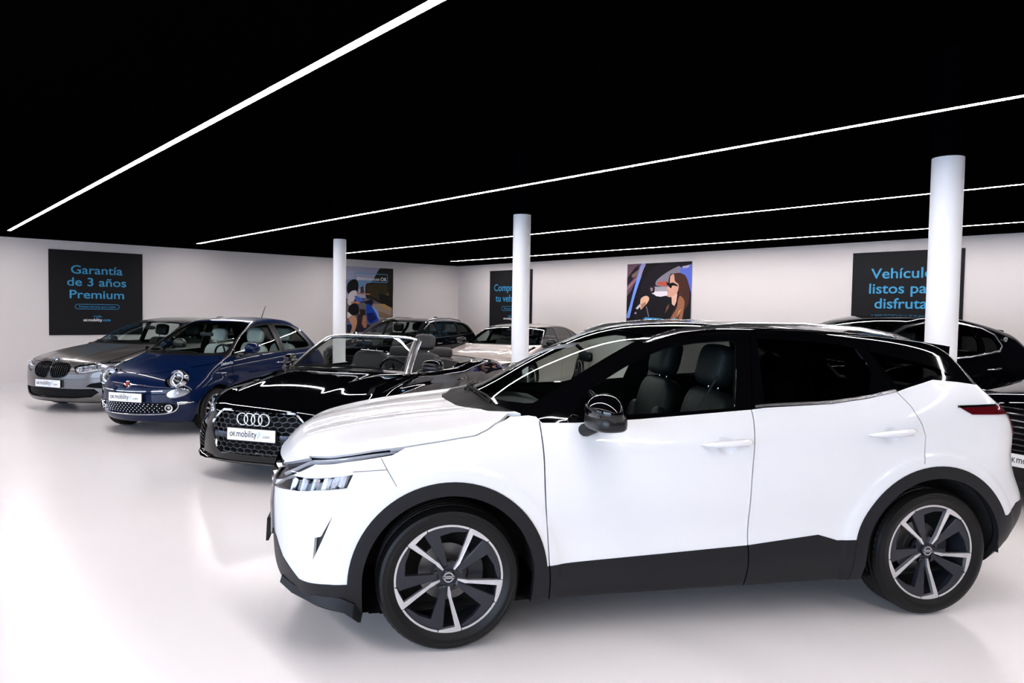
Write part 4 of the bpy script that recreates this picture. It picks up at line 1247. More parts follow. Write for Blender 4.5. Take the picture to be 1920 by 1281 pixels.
    # wheels
    for x in (0, -NWB + .005):
        for y in (.905, -.905): wheel(car, x, y, .350, .235, .263, 'nissan')
    for x in (0, -NWB + .008): wheel_well(car, x, .43, .352, .34, .90)
    for sg in (1, -1):
        bm = ribbon(NB, [(-2.780, 1.157), (-2.90, 1.159), (-3.03, 1.160), (-3.14, 1.163)], .016, .012)
        for v in bm.verts: v.co.y *= sg
        bm_obj('lamp_upper_trim', bm, M_BLACK, car, True, 40)
    # roof rails
    for sg in (1, -1):
        bm = bmesh.new(); secs = []
        for x, lift, wd in ((-1.06, -.006, .012), (-1.12, .010, .017), (-1.25, .026, .021), (-1.6, .034, .022), (-2.0, .034, .022), (-2.35, .030, .021), (-2.58, .014, .017), (-2.68, -.006, .010)):
            y = .640 if x < -1.2 else .640 - (x + 1.2) * .12
            q = surf(NB, x, y=y, ax='z')
            secs.append([(x, sg * (y + wd), q.z + lift - .012), (x, sg * (y + wd * .9), q.z + lift), (x, sg * (y + wd * .3), q.z + lift + .010), (x, sg * (y - wd * .7), q.z + lift + .008), (x, sg * (y - wd), q.z + lift - .012)])
        sweep_sections(bm, secs); bm_obj('roof_rail', bm, M_SILVER, car, True, 50)
    # roof spoiler with its side fins
    bm = bmesh.new(); secs = []
    for y in np.linspace(-.665, .665, 15):
        k = (y / .665) ** 2; xt = -3.03 + .11 * k; zt = 1.492 - .013 * k; q = surf(NB, -2.66, y=abs(y), ax='z')
        secs.append([(q.x, y, q.z + .002), (-2.80, y, max(q.z - .018, zt + .006)), (xt + .02, y, zt + .002), (xt, y, zt - .006), (xt + .012, y, zt - .032), (-2.82, y, zt - .07), (-2.70, y, q.z - .05)])
    sweep_sections(bm, secs); sp = bm_obj('roof_spoiler', bm, M_BLACK, car, True, 25)
    for sg in (1, -1):
        bm = bmesh.new(); prism(bm, [(-2.70, 1.49), (-2.925, 1.478), (-2.922, 1.415), (-2.91, 1.375), (-2.78, 1.42)], sg * .60, sg * .672, 'y', inset=.02)
        bm_obj('side_fin', bm, M_BLACK, sp)
    # mirrors, handles
    door_mirror(car, (-.715, 1.045, 1.172), (.085, .135, .085), M_BLACK, (-.672, .875, 1.058), yaw=8, base=M_TRIM)
    for a, b in (((-1.275, .912, .980), (-1.53, .912, .990)), ((-2.225, .917, 1.014), (-2.48, .917, 1.030))): handle(car, a, b, WP, .030, .025)
    for x in (-1.495,):
        for sg in (1, -1):
            bm = bmesh.new(); lathe(bm, [(0, .0), (.006, 0), (.0065, -.004)], 14); bmesh.ops.translate(bm, verts=bm.verts, vec=(x, .956, .990))
            if sg < 0:
                for v in bm.verts: v.co.y *= -1
            bm_obj('key_sensor', bm, M_TRIM, car)
    for y0, y1 in ((.50, -.05), (-.10, -.60)):
        a = surf(NB, -.16 - .25 * y0 * y0 - .03, y=abs(y0), ax='z'); b = surf(NB, -.20 - .22 * y1 * y1 - .03, y=abs(y1), ax='z')
        wiper(car, (a.x, y0, a.z), (b.x, y1, b.z), (-.3, 0, .95))
    # cabin
    for y in (.37, -.37): seat(car, -1.19, y, .58, hr=1.3)
    for y in (.36, -.36): seat(car, -2.10, y, .60, -20, .28)
    dash(car, -.50, 1.05, .70, .37)
    inner_mirror(car, -.93, 1.37)
    bm = bmesh.new(); box(bm, (-1.7, 0, .30), (2.5, 1.5, .06)); bm_obj('cabin_floor', bm, M_LINING, car)
    bm = bmesh.new(); tube(bm, [(-1.50, .62, 1.30), (-1.30, .58, .95), (-1.22, .52, .60)], .022, 8, flat=.12); bm_obj('seat_belt', bm, M_SEAT, car)
    lining(sh, car, ['hole', 'windscreen', 'window_front', 'window_rear', 'window_quarter', 'window_back', 'underside', 'headlamp', 'light_strip'], off=-.036)
    return car
build_nissan()

# ------------------------------------------------------------------ the other cars: a shared way of cutting a body into parts
AW = side_where(.42, .0)
SW = side_where(.40, .2)
def both(pts): return pts + [(y * -1, z) for y, z in pts[::-1]]            # front-view outline given for y >= 0
def both_x(pts): return pts + [(x, -y) for x, y in pts[::-1]]              # top-view outline given for y >= 0
def std_car(name, label, pose, B, h, paint, sp):
    car = empty(name, (pose[0], pose[1], 0), R(pose[2])); tag(car, label, 'car', 'cars on display')
    sh = Shell(B, h)
    wb = sp['wb']; Rt = sp['Rt']; ar = sp['arch']
    if 'frame' in sp: sh.cut('side', spline2(sp['frame']), 'window_frame', where=side_where(.35, .06))
    if 'black_roof' in sp: sh.cut('side', sp['black_roof'], 'roof', only=['body'])
    for k, w in enumerate(sp.get('windows', [])): sh.cut('side', spline2(w), 'window_%d' % k, where=SW)
    if 'windscreen' in sp: sh.cut('top', both_x(sp['windscreen']), 'windscreen', where=lambda c, n: (c[:, 2] > sp['ws_z']) & (n[:, 2] > .15))
    if 'cowl' in sp: sh.cut('top', both_x(sp['cowl']), 'cowl', where=lambda c, n: (c[:, 2] > sp['ws_z'] - .12) & (n[:, 2] > .3), only=['body', 'bonnet'])
    if 'rear_window' in sp: sh.cut('front', both(sp['rear_window']), 'rear_window', where=lambda c, n: (c[:, 0] < sp['rw_x']) & (n[:, 0] < -.05), only=['body', 'roof', 'window_frame'])
    hl = sp['bonnet']
    sh.cut('side', hl + [(hl[-1][0], 1.6), (hl[0][0] + .1, 1.6), (hl[0][0] + .1, hl[0][1])], 'bonnet', only=['body'])
    sh.cut('side', stroke2(hl, .008), 'gap', where=lambda c, n: np.abs(c[:, 1]) > sp.get('gap_y', .3), only=['body', 'bonnet'])
    for cx in (0, -wb): sh.cut('side', arch_poly(cx, Rt, ar), 'hole', where=AW)
    if 'apron' in sp: sh.cut('side', sp['apron'], 'lower_trim', only=['body'])
    for v, pts, lab, kw in sp.get('cuts', []): sh.cut(v, pts, lab, **kw)
    for l in sp.get('door_lines', []): sh.cut('side', stroke2(l, .009), 'gap', where=AW, only=['body', 'window_frame', 'lower_trim', 'belt'])
    for k, d in enumerate(sp.get('doors', [])): sh.cut('side', d, 'door_%d' % k, where=AW, only=['body'])
    if 'belt' in sp: sh.cut('side', stroke2(sp['belt'], sp.get('belt_w', .014)), 'belt', where=SW, only=['body', 'window_frame', 'door_0', 'door_1', 'roof'])
    sh.cut('side', [(.9, 0), (.9, B.bottom(.5) + .01), (-wb - .9, B.bottom(-wb) + .01), (-wb - .9, 0)], 'underside', only=['body', 'lower_trim'], where=lambda c, n: n[:, 2] < -.5)
    if sp.get('extra_cut'): sp['extra_cut'](sh)
    sh.obj('body', 'body', paint, car, thick=.015)
    sh.obj('bonnet', 'bonnet', paint, car, thick=.012)
    sh.obj('underside', 'underside', M_WELL, car)
    if 'black_roof' in sp: sh.obj('roof', 'roof', M_BLACK, car, thick=.01)
    if 'frame' in sp:
        for wh in (LEFT, RIGHT): sh.obj('window_frame', 'window_frame', sp.get('frame_mat', M_TRIM), car, thick=.01, mask=wh)
    if 'windscreen' in sp: sh.obj('windscreen', 'windscreen', sp.get('ws_glass', G_CLEAR), car, offset=-.002)
    if 'rear_window' in sp: sh.obj('rear_window', 'rear_window', G_TINT, car, offset=-.002)
    if 'cowl' in sp: sh.obj('cowl', 'cowl', M_COWL, car, offset=-.006)
    if 'apron' in sp: sh.obj('lower_trim', 'lower_trim', M_PLASTIC, car, thick=.01)
    gl = sp.get('glass', [G_CLEAR] * 4)
    for wh in (LEFT, RIGHT):
        ds = []
        for k in range(len(sp.get('doors', []))): ds.append(sh.obj('door', 'door_%d' % k, paint, car, thick=.015, mask=wh))
        for k in range(len(sp.get('windows', []))):
            p = ds[k] if k < len(ds) and ds[k] else car
            sh.obj('window', 'window_%d' % k, gl[k], p, offset=-.006, mask=wh)
        if 'belt' in sp: sh.obj('window_trim', 'belt', sp.get('belt_mat', M_CHROME), car, offset=.004, thick=.008, mask=wh)
    for x in (0, -wb):
        wheel_well(car, x, ar + .012, Rt, .30, sp['track'] - .005)
        for y in (sp['track'], -sp['track']): wheel(car, x, y, Rt, sp['tw'], sp['rr'], sp['wheel'])
    skip = ['hole', 'windscreen', 'rear_window', 'underside'] + ['window_%d' % k for k in range(4)] + sp.get('open', [])
    lining(sh, car, skip, off=-.032)
    for x, y in sp.get('seats', []): seat(car, x, y, sp.get('seat_z', .46), material=sp.get('seat_mat'), w=sp.get('seat_w', .25), h=sp.get('seat_h', .60))
    bm = bmesh.new(); box(bm, (-wb / 2 - .2, 0, .24), (wb - .5, 1.3, .05)); bm_obj('cabin_floor', bm, M_LINING, car)
    return car, sh
def front_lamp(sh, car, lab, depth=.04, inner=None, housing=None, lens=None, name='headlamp'):
    out = []
    for wh in (LEFT, RIGHT):
        l = sh.obj(name, lab, housing or M_LAMPDK, car, offset=-depth, mask=wh)
        if l is None: continue
        sh.obj('lens', lab, lens or G_LAMP, l, offset=.001, mask=wh); out.append(l)
    return out
def surf_band(B, pts, w, lift, ax='x', back=.015):
    """a strip across the nose following (y,z) points"""
    bm = bmesh.new(); secs = []
    P = [surf(B, None, y=abs(y), z=z, ax='x') for y, z in pts]
    P = [Vector((p.x, q[0], q[1])) for p, q in zip(P, pts)]
    for i, p in enumerate(P):
        t = (P[min(i + 1, len(P) - 1)] - P[max(i - 1, 0)]).normalized()
        n = nrm(B, Vector((p.x, abs(p.y), p.z))); n.y *= (1 if p.y >= 0 else -1)
        s = n.cross(t).normalized(); ww = w[i] if isinstance(w, (list, tuple)) else w
        secs.append([p + s * ww / 2 - n * back, p + s * ww / 2 + n * lift * .4, p + s * ww * .2 + n * lift, p - s * ww * .2 + n * lift, p - s * ww / 2 + n * lift * .4, p - s * ww / 2 - n * back])
    sweep_sections(bm, secs); return bm
def closed_band(B, pts, w, lift, back=.015):
    bm = bmesh.new(); secs = []
    P = [surf(B, None, y=abs(y), z=z, ax='x') for y, z in pts]; P = [Vector((p.x, q[0], q[1])) for p, q in zip(P, pts)]
    m = len(P); rings = []
    for i, p in enumerate(P):
        t = (P[(i + 1) % m] - P[i - 1]).normalized(); n = nrm(B, Vector((p.x, abs(p.y), p.z))); n.y *= (1 if p.y >= 0 else -1)
        s = n.cross(t).normalized()
        rings.append([bm.verts.new(v) for v in (p + s * w / 2 - n * back, p + s * w / 2 + n * lift * .4, p + n * lift, p - s * w / 2 + n * lift * .4, p - s * w / 2 - n * back)])
    for i in range(m):
        A, Bq = rings[i], rings[(i + 1) % m]
        for k in range(4): bm.faces.new((A[k], A[k + 1], Bq[k + 1], Bq[k]))
    return bm
def nose_plate(car, B, z, lift=.016, w=.52, h=.11, lean=-.03, y=0):
    q = surf(B, None, y=0, z=z, ax='x')
    return plate(car, frame_matrix((q.x + lift, y, z), (0, 1, 0), (lean, 0, 1)), w, h)
def front_where(x): return lambda c, n: c[:, 0] > x

# ------------------------------------------------------------------ grey hatchback at the far left
BB = Body(xr=(-3.60, .95), zr=(.10, 1.50), w0=.90,
    top=[(.92, .55), (.865, .64), (.83, .72), (.78, .775), (.65, .825), (.45, .872), (.1, .935), (-.25, .985), (-.40, 1.005), (-.50, 1.045), (-.90, 1.235), (-1.2, 1.345), (-1.45, 1.400), (-1.8, 1.430), (-2.2, 1.425), (-2.7, 1.375), (-3.02, 1.32), (-3.08, 1.27), (-3.3, 1.05), (-3.42, .95), (-3.60, .7)],
    bend=[(.9, .35), (.6, .25), (.1, .12), (-.4, .20), (-1.1, .22), (-1.6, .05), (-2.6, -.04), (-3.3, -.12)],
    crown=[(.8, .05), (.3, .07), (-.3, .05), (-.9, .04), (-1.5, .08), (-2.6, .08), (-3.3, .03)],
    width=[(.9, .875), (.4, .892), (-.4, .885), (-1.5, .885), (-2.4, .895), (-3.0, .885), (-3.5, .85)],
    belt=[(.9, .76), (.4, .84), (-.3, .93), (-1.2, .965), (-2.2, 1.0), (-2.9, 1.04), (-3.4, 1.0)],
    section=[(0, .07), (.15, .022), (.35, .008), (.6, .004), (.78, .0), (.90, .022), (1.0, .05)],
    tumble=[(.5, .5), (-.4, .46), (-2.4, .48), (-3.1, .55)],
    front=[(.10, .66), (.15, .77), (.22, .83), (.32, .845), (.5, .85), (.65, .84), (.75, .80), (.9, .6)], fc=.34, fp=2.5,
    rear=[(.1, -3.2), (.3, -3.40), (.6, -3.46), (.9, -3.45), (1.1, -3.36), (1.4, -3.1)], rc=.16, rp=2.6,
    bottom=[(.9, .15), (.4, .14), (-2.8, .16), (-3.4, .26)], r_top=[(.8, .09), (0, .08), (-.5, .04), (-2.5, .05), (-3.3, .06)], rf=.08, rr=.08,
    bump=lambda x, z: arch_flare([(0, .32), (-2.67, .32)], .37, .52, .012)(x, z) - .02 * smooth(-2.3, -1.9, x) * (1 - smooth(-.8, -.5, x)) * gauss(z - .5, .14),
    topbump=lambda x, y: smooth(-.4, -.1, x) * .012 * gauss(np.abs(y) - .40 + .12 * x, .06))
def build_bmw():
    paint = flake('grey_metallic_paint', (.115, .105, .102), .30, .6, .6)
    FW = front_where(.25)
    lamp = [(.41, .690), (.44, .640), (.48, .605), (.58, .606), (.72, .632), (.82, .668), (.88, .70), (.88, .775), (.80, .775), (.62, .752), (.48, .728)]
    kid = [(.014, .71), (.024, .575), (.07, .530), (.22, .530), (.325, .575), (.362, .655), (.340, .720), (.255, .755), (.06, .755)]
    low = [(0, .372), (.56, .368), (.70, .372), (.755, .318), (.66, .245), (.45, .222), (0, .215)]
    side = [(.60, .405), (.66, .452), (.80, .475), (.835, .40), (.80, .375), (.70, .385)]
    cuts = []
    for s in (1, -1):
        cuts += [('front', [(s * y, z) for y, z in kid], 'kidney', dict(where=FW, only=['body', 'bonnet'])),
                 ('front', [(s * y, z) for y, z in lamp], 'headlamp', dict(where=FW, only=['body', 'bonnet'])),
                 ('front', [(s * y, z) for y, z in side], 'air_inlet', dict(where=FW, only=['body']))]
    cuts.append(('front', both(low), 'air_inlet', dict(where=FW, only=['body'])))
    sp = dict(wb=2.67, Rt=.318, arch=.368, track=.885, tw=.215, rr=.235, wheel=(10, .035, .045, 5, .03),
        bonnet=[(.80, .752), (.60, .765), (.40, .800), (.1, .868), (-.2, .928), (-.40, .975)],
        frame=[(-.50, .985, 1), (-.62, 1.085), (-.95, 1.245), (-1.30, 1.345), (-1.8, 1.378), (-2.3, 1.365), (-2.72, 1.295), (-2.88, 1.18), (-2.80, 1.035, 1), (-1.7, .985)],
        windows=[[(-.60, 1.0, 1), (-.75, 1.12), (-1.0, 1.24), (-1.3, 1.325), (-1.60, 1.35, 1), (-1.58, .998, 1)], [(-1.68, 1.35, 1), (-1.66, 1.0, 1), (-2.42, 1.025, 1), (-2.46, 1.19), (-2.40, 1.33, 1), (-2.0, 1.352)]],
        windscreen=[(-.44, 0), (-.47, .3), (-.56, .56), (-.62, .685), (-.80, .652), (-1.05, .59), (-1.27, .525), (-1.29, .4), (-1.27, 0)], ws_z=.95,
        cowl=[(-.33, 0), (-.37, .3), (-.46, .56), (-.55, .72), (-.8, .72), (-.8, 0)],
        rear_window=[(.0, 1.30), (.56, 1.28), (.63, 1.06), (.0, 1.06)], rw_x=-2.9,
        door_lines=[[(-.47, .93), (-.46, .6), (-.50, .22)], [(-1.65, 1.36), (-1.60, .98), (-1.58, .5), (-1.60, .2)], [(-2.52, .98), (-2.55, .8), (-2.42, .62), (-2.2, .45)]],
        doors=[[(-.47, .985), (-.46, .6), (-.50, .24), (-1.60, .24), (-1.58, .5), (-1.60, .995)], [(-1.60, .995), (-1.58, .5), (-1.60, .24), (-2.15, .24), (-2.2, .45), (-2.42, .62), (-2.55, .8), (-2.52, 1.02)]],
        belt=[(-.52, .985), (-1.0, .983), (-1.7, .99), (-2.4, 1.013), (-2.8, 1.035)], belt_mat=M_TRIM,
        cuts=cuts, open=['headlamp', 'kidney', 'air_inlet'], seats=[(-1.25, .36), (-1.25, -.36), (-2.05, .34), (-2.05, -.34)], apron=[(.9, 0), (.9, .17), (.3, .17), (-3.0, .2), (-3.6, .34), (-3.6, 0)])
    car, sh = std_car('hatchback', 'silver-grey hatchback with twin black kidney grilles, farthest left under the warranty sign', (-13.30, 2.67, 299), BB, .027, paint, sp)
    for l in front_lamp(sh, car, 'headlamp', .035, housing=mat('lamp_housing_bright', (.55, .56, .6), .25, .6)):
        s = 1 if np.mean([v.co.y for v in l.data.vertices]) > 0 else -1
        for k, (y, z) in enumerate(((.50, .655), (.57, .668), (.65, .685), (.73, .705))):
            q = surf(BB, None, y=y, z=z, ax='x')
            bm = bmesh.new(); lathe(bm, [(0, -.03), (.022, -.025), (.033, -.004), (.034, 0)], 6, 'x'); bmesh.ops.translate(bm, verts=bm.verts, vec=(q.x - .012, s * y, z)); bm_obj('reflector', bm, M_LAMPIN, l)
            if k % 2: bm = bmesh.new(); box(bm, (q.x - .014, s * (y - .04), z), (.02, .012, .075)); bm_obj('divider', bm, M_LAMPDK, l)
            bm = bmesh.new(); tube(bm, [(q.x - .008, s * (y - .035), z + .028), (q.x - .012, s * (y + .038), z + .036)], .006, 6); bm_obj('light_guide', bm, M_LAMPWH, l)
    for s in (1, -1): bm_obj('lamp_edge', closed_band(BB, [(s * y, z) for y, z in lamp], .010, .003), M_BLACK, car)
    sh.obj('air_inlet', 'air_inlet', mat('inlet_black', (.003, .003, .004), .6, 0, .12), car, offset=-.035)
    for wh, s in ((LEFT, 1), (RIGHT, -1)):
        g = sh.obj('kidney_grille', 'kidney', mat('inlet_black', (.003, .003, .004), .6, 0, .12), car, offset=-.045, mask=wh)
        for k in range(8):
            y = .05 + k * .038; z0, z1 = .545, .745
            if y > .26: z0, z1 = .575, .725
            bm = bmesh.new(); secs = []
            for z in np.linspace(z0, z1, 6):
                q = surf(BB, None, y=y, z=z, ax='x'); secs.append([(q.x + .002, s * (y - .005), z), (q.x + .002, s * (y + .005), z), (q.x - .04, s * (y + .007), z), (q.x - .04, s * (y - .007), z)])
            sweep_sections(bm, secs); bm_obj('slat', bm, M_TRIM, g)
        bm = closed_band(BB, [(s * y, z) for y, z in spline2([(y, z) for y, z in kid], 3)], .016, .006); bm_obj('frame', bm, M_BLACK, g, True, 50)
    nose_plate(car, BB, .44)
    q = surf(BB, .715, y=0, ax='z'); n = nrm(BB, q)
    bm = bmesh.new(); lathe(bm, [(0, .006), (.030, .005), (.041, .0), (.041, -.006)], 28, 'z')
    b = bm_obj('badge', bm, M_CHROME, car, True, 40); b.matrix_local = frame_matrix(q, Vector((0, 1, 0)), n.cross(Vector((0, 1, 0))))
    bm = bmesh.new()
    for a in (0, 180): prism(bm, [(0, 0)] + pol(arc_pts(.028, a, a + 90, 6)), .006, .0075, 'z')
    bm_obj('blue_quarter', bm, mat('badge_blue', (.05, .25, .6), .3), b)
    bm = bmesh.new()
    for a in (90, 270): prism(bm, [(0, 0)] + pol(arc_pts(.028, a, a + 90, 6)), .006, .0075, 'z')
    bm_obj('white_quarter', bm, M_PLATE, b)
    bm = bmesh.new(); r0, r1 = arc_pts(.0405, 0, 360, 32), arc_pts(.029, 360, 0, 32); prism(bm, pol(r0 + r1), .0045, .0062, 'z'); bm_obj('ring', bm, M_BLACK, b)
    door_mirror(car, (-.72, .985, 1.03), (.075, .115, .075), paint, (-.58, .86, .955), yaw=6, base=M_TRIM, folded=(-1.06, .885, 1.02))
    for a, b in (((-1.30, .89, .845), (-1.50, .89, .850)), ((-2.22, .895, .865), (-2.42, .895, .872))): handle(car, a, b, paint)
    dash(car, -.62, .95, .66); inner_mirror(car, -1.05, 1.25)
    bm = bmesh.new(); squad(bm, (-2.75, 0, 1.415), (.10, .018, .03), .7, .7); bm_obj('roof_aerial', bm, paint, car, True)
    for y0, y1 in ((.42, -.10), (-.12, -.60)):
        a = surf(BB, -.42 - .28 * y0 * y0, y=abs(y0), ax='z'); b = surf(BB, -.46 - .28 * y1 * y1, y=abs(y1), ax='z'); wiper(car, (a.x, y0, a.z), (b.x, y1, b.z), (-.3, 0, .95))
build_bmw()

# ------------------------------------------------------------------ small blue retro city car
FB = Body(xr=(-3.0, .80), zr=(.10, 1.54), w0=.81,
    top=[(.76, .60), (.715, .68), (.66, .74), (.56, .80), (.40, .865), (.2, .925), (0, .97), (-.12, .995), (-.19, 1.03), (-.45, 1.20), (-.72, 1.345), (-.92, 1.425), (-1.2, 1.472), (-1.5, 1.488), (-1.85, 1.472), (-2.05, 1.43), (-2.2, 1.36), (-2.35, 1.235), (-2.50, 1.08), (-2.62, .96), (-2.74, .86), (-2.90, .66)],
    bend=[(.7, .25), (.4, .30), (0, .22), (-.2, .30), (-.8, .30), (-1.3, .10), (-2.0, -.05), (-2.6, -.22)],
    crown=[(.7, .16), (.4, .20), (0, .12), (-.3, .05), (-.9, .06), (-1.5, .13), (-2.2, .12), (-2.6, .05)],
    width=[(.7, .80), (.2, .808), (-.5, .80), (-1.5, .80), (-2.2, .808), (-2.6, .79), (-2.9, .76)],
    belt=[(.7, .76), (.3, .86), (-.2, .925), (-1.0, .965), (-2.0, 1.0), (-2.6, 1.0)],
    section=[(0, .09), (.15, .03), (.35, .008), (.55, .0), (.72, .006), (.80, .022), (.88, .035), (1.0, .065)],
    tumble=[(.5, .5), (-.2, .36), (-1.5, .36), (-2.4, .46)], tcurve=.22,
    front=[(.10, .48), (.16, .60), (.24, .665), (.36, .70), (.5, .708), (.62, .70), (.72, .66), (.85, .52), (1.0, .3)], fc=.40, fp=2.2,
    rear=[(.1, -2.6), (.3, -2.80), (.55, -2.86), (.8, -2.82), (1.0, -2.74), (1.3, -2.5)], rc=.25, rp=2.4,
    bottom=[(.8, .17), (.3, .16), (-2.4, .17), (-2.9, .25)], r_top=[(.6, .12), (.2, .10), (-.2, .05), (-.5, .05), (-2, .07), (-2.6, .07)], rf=.10, rr=.10,
    bump=lambda x, z: arch_flare([(0, .29), (-2.3, .29)], .34, .46, .018)(x, z) - .010 * smooth(-2.1, -1.6, x) * (1 - smooth(-.75, -.4, x)) * gauss(z - .47, .12))
def build_fiat():
    paint = mat('deep_blue_paint', (.0011, .0068, .034), .35, 0, .04, .45, .01)
    FW = front_where(.1)
    L = .545; lz = .722
    cuts = []
    for s in (1, -1):
        cuts.append(('front', [(s * L + .100 * math.cos(t), lz - .012 + .092 * math.sin(t)) for t in np.linspace(0, 2 * PI, 33)[:-1]], 'headlamp', dict(where=FW, only=['body', 'bonnet', 'gap'])))
        cuts.append(('front', [(s * .60 + .108 * math.cos(t) + s * .02 * math.sin(t), .545 + .062 * math.sin(t) + .012 * math.cos(t)) for t in np.linspace(0, 2 * PI, 29)[:-1]], 'position_lamp', dict(where=FW, only=['body'])))
    g = [(0, .425), (.50, .425), (.575, .40), (.60, .365), (.575, .325), (.48, .295), (0, .285)]
    cuts.append(('front', both(g), 'grille', dict(where=front_where(.3), only=['body'])))
    cuts.append(('front', both([(0, .775), (.25, .785), (.40, .805), (.40, .797), (.25, .777), (0, .767)]), 'gap', dict(where=FW, only=['body', 'bonnet'])))
    sp = dict(wb=2.30, Rt=.292, arch=.335, track=.80, tw=.185, rr=.205, wheel=(14, .04, .07, 0, .02),
        bonnet=[(.62, .80), (.40, .80), (.28, .835), (.1, .868), (-.10, .905), (-.20, .955)], gap_y=.55,
        windows=[[(-.36, .985, 1), (-.48, 1.09), (-.70, 1.235), (-.95, 1.335), (-1.22, 1.375), (-1.36, 1.38, 1), (-1.42, 1.0, 1)], [(-1.50, 1.378, 1), (-1.55, 1.005, 1), (-2.02, 1.02, 1), (-2.18, 1.045), (-2.12, 1.16), (-1.98, 1.30), (-1.82, 1.36)]],
        frame=[(-.24, .962, 1), (-.42, 1.10), (-.68, 1.265), (-.95, 1.365), (-1.3, 1.408), (-1.75, 1.392), (-2.02, 1.32), (-2.20, 1.16), (-2.26, 1.035), (-2.0, .998), (-1.2, .97)],
        windscreen=[(-.15, 0), (-.17, .25), (-.25, .48), (-.34, .64), (-.55, .615), (-.80, .57), (-.98, .52), (-1.0, .4), (-.93, 0)], ws_z=.93,
        cowl=[(-.06, 0), (-.08, .25), (-.16, .48), (-.26, .66), (-.5, .66), (-.5, 0)],
        rear_window=[(0, 1.34), (.45, 1.32), (.53, 1.10), (0, 1.08)], rw_x=-2.2,
        door_lines=[[(-.33, .945), (-.30, .70), (-.34, .30), (-.40, .2)], [(-1.46, 1.39), (-1.50, .98), (-1.50, .6), (-1.42, .3), (-1.36, .2)]],
        doors=[[(-.33, .97), (-.30, .70), (-.34, .26), (-1.40, .26), (-1.50, .6), (-1.48, .985)]],
        cuts=cuts, open=['headlamp', 'position_lamp', 'grille'], seats=[(-.98, .33), (-.98, -.33), (-1.75, .28), (-1.75, -.28)], seat_mat=M_CREAM, seat_w=.22, seat_z=.52, seat_h=.54,
        frame_mat=M_TRIM)
    car, sh = std_car('city_car', 'small dark blue retro city car with round headlamps, between the grey hatchback and the convertible', (-10.40, 2.93, 301), FB, .024, paint, sp)
    for s in (1, -1):
        q = surf(FB, None, y=L, z=lz - .03, ax='x'); q = Vector((q.x - .025, s * L, lz)); n = Vector((.84, s * .34, .42)).normalized(); r = .118
        M = frame_matrix(q, Vector((0, 1, 0)), n.cross(Vector((0, 1, 0))))
        def part(nm, prof, m, par, seg=40):
            bm = bmesh.new(); lathe(bm, prof, seg, 'z'); bm.transform(M); return bm_obj(nm, bm, m, par, True, 40)
        hlamp = part('headlamp', [(r * 1.06, -.09), (r * 1.09, -.02), (r * 1.06, .008), (r * .99, .010), (r * .97, -.004), (r * .97, -.03)], M_CHROME, car)
        part('reflector', [(r * .97, -.012), (r * .80, -.040), (r * .45, -.055), (0, -.06)], M_LAMPIN, hlamp)
        part('projector', [(r * .36, -.05), (r * .38, -.012), (r * .30, -.004), (0, .002)], M_LAMPDK, hlamp)
        part('light_ring', [(r * .70, -.03), (r * .71, -.010), (r * .79, -.010), (r * .80, -.03)], M_LAMPWH, hlamp)
        bm = bmesh.new(); box(bm, (0, 0, -.012), (.016, r * 1.45, .008), rot=Matrix.Rotation(R(28), 3, 'Z')); bm.transform(M); bm_obj('reflector_bar', bm, M_CHROME, hlamp)
        part('lens', [(0, .024), (r * .4, .021), (r * .75, .012), (r * .98, 0)], G_LAMP, hlamp)
    for lab, nm in (('position_lamp', 'position_lamp'),):
        for l in front_lamp(sh, car, lab, .03, housing=M_LAMPIN, name=nm):
            s = 1 if np.mean([v.co.y for v in l.data.vertices]) > 0 else -1
            y, z, r = (L, lz, .118) if lab == 'headlamp' else (.60, .545, .06)
            q = surf(FB, None, y=y, z=z, ax='x'); n = nrm(FB, q); n.y *= s; q.y *= s
            M = frame_matrix(q - n * .012, n.orthogonal(), n.cross(n.orthogonal()))
            bm = bmesh.new(); lathe(bm, [(.0, .012), (r * .30, .008), (r * .42, -.004), (r * .44, -.02)], 28, 'z'); bm.transform(M); bm_obj('projector', bm, M_LAMPDK if lab == 'headlamp' else M_LAMPWH, l, True, 40)
            if lab != 'headlamp':
                pts = [(s * .60 + .111 * math.cos(t) + s * .02 * math.sin(t), .545 + .065 * math.sin(t) + .012 * math.cos(t)) for t in np.linspace(0, 2 * PI, 33)[:-1]]
                bm_obj('bezel', closed_band(FB, pts, .008, .004), M_BLACK, l, True, 50)
    gr = sh.obj('grille', 'grille', mat('inlet_black', (.003, .003, .004), .6, 0, .12), car, offset=-.03)
    k = 0
    for j, z in enumerate(np.linspace(.308, .405, 5)):
        hw = .47 if 0 < j < 4 else .45
        n = 17
        for i in range(n):
            y = -hw + (i + (.5 if j % 2 else 0)) * 2 * hw / n
            q = surf(FB, None, y=abs(y), z=z, ax='x')
            bm = bmesh.new(); prism(bm, [(y - .011, z), (y, z + .007), (y + .011, z), (y, z - .007)], q.x - .025, q.x - .010, 'x', inset=.2)
            bm_obj('stud', bm, M_CHROME, gr)
    bm_obj('chrome_surround', surf_band(FB, [(y, z) for y, z in spline2([(-.64, .425), (-.612, .40), (-.60, .36), (-.56, .315), (-.46, .288), (-.2, .276), (.2, .276), (.46, .288), (.56, .315), (.60, .36), (.612, .40), (.64, .425)], 4, False)], .020, .012), M_CHROME, car, True, 50)
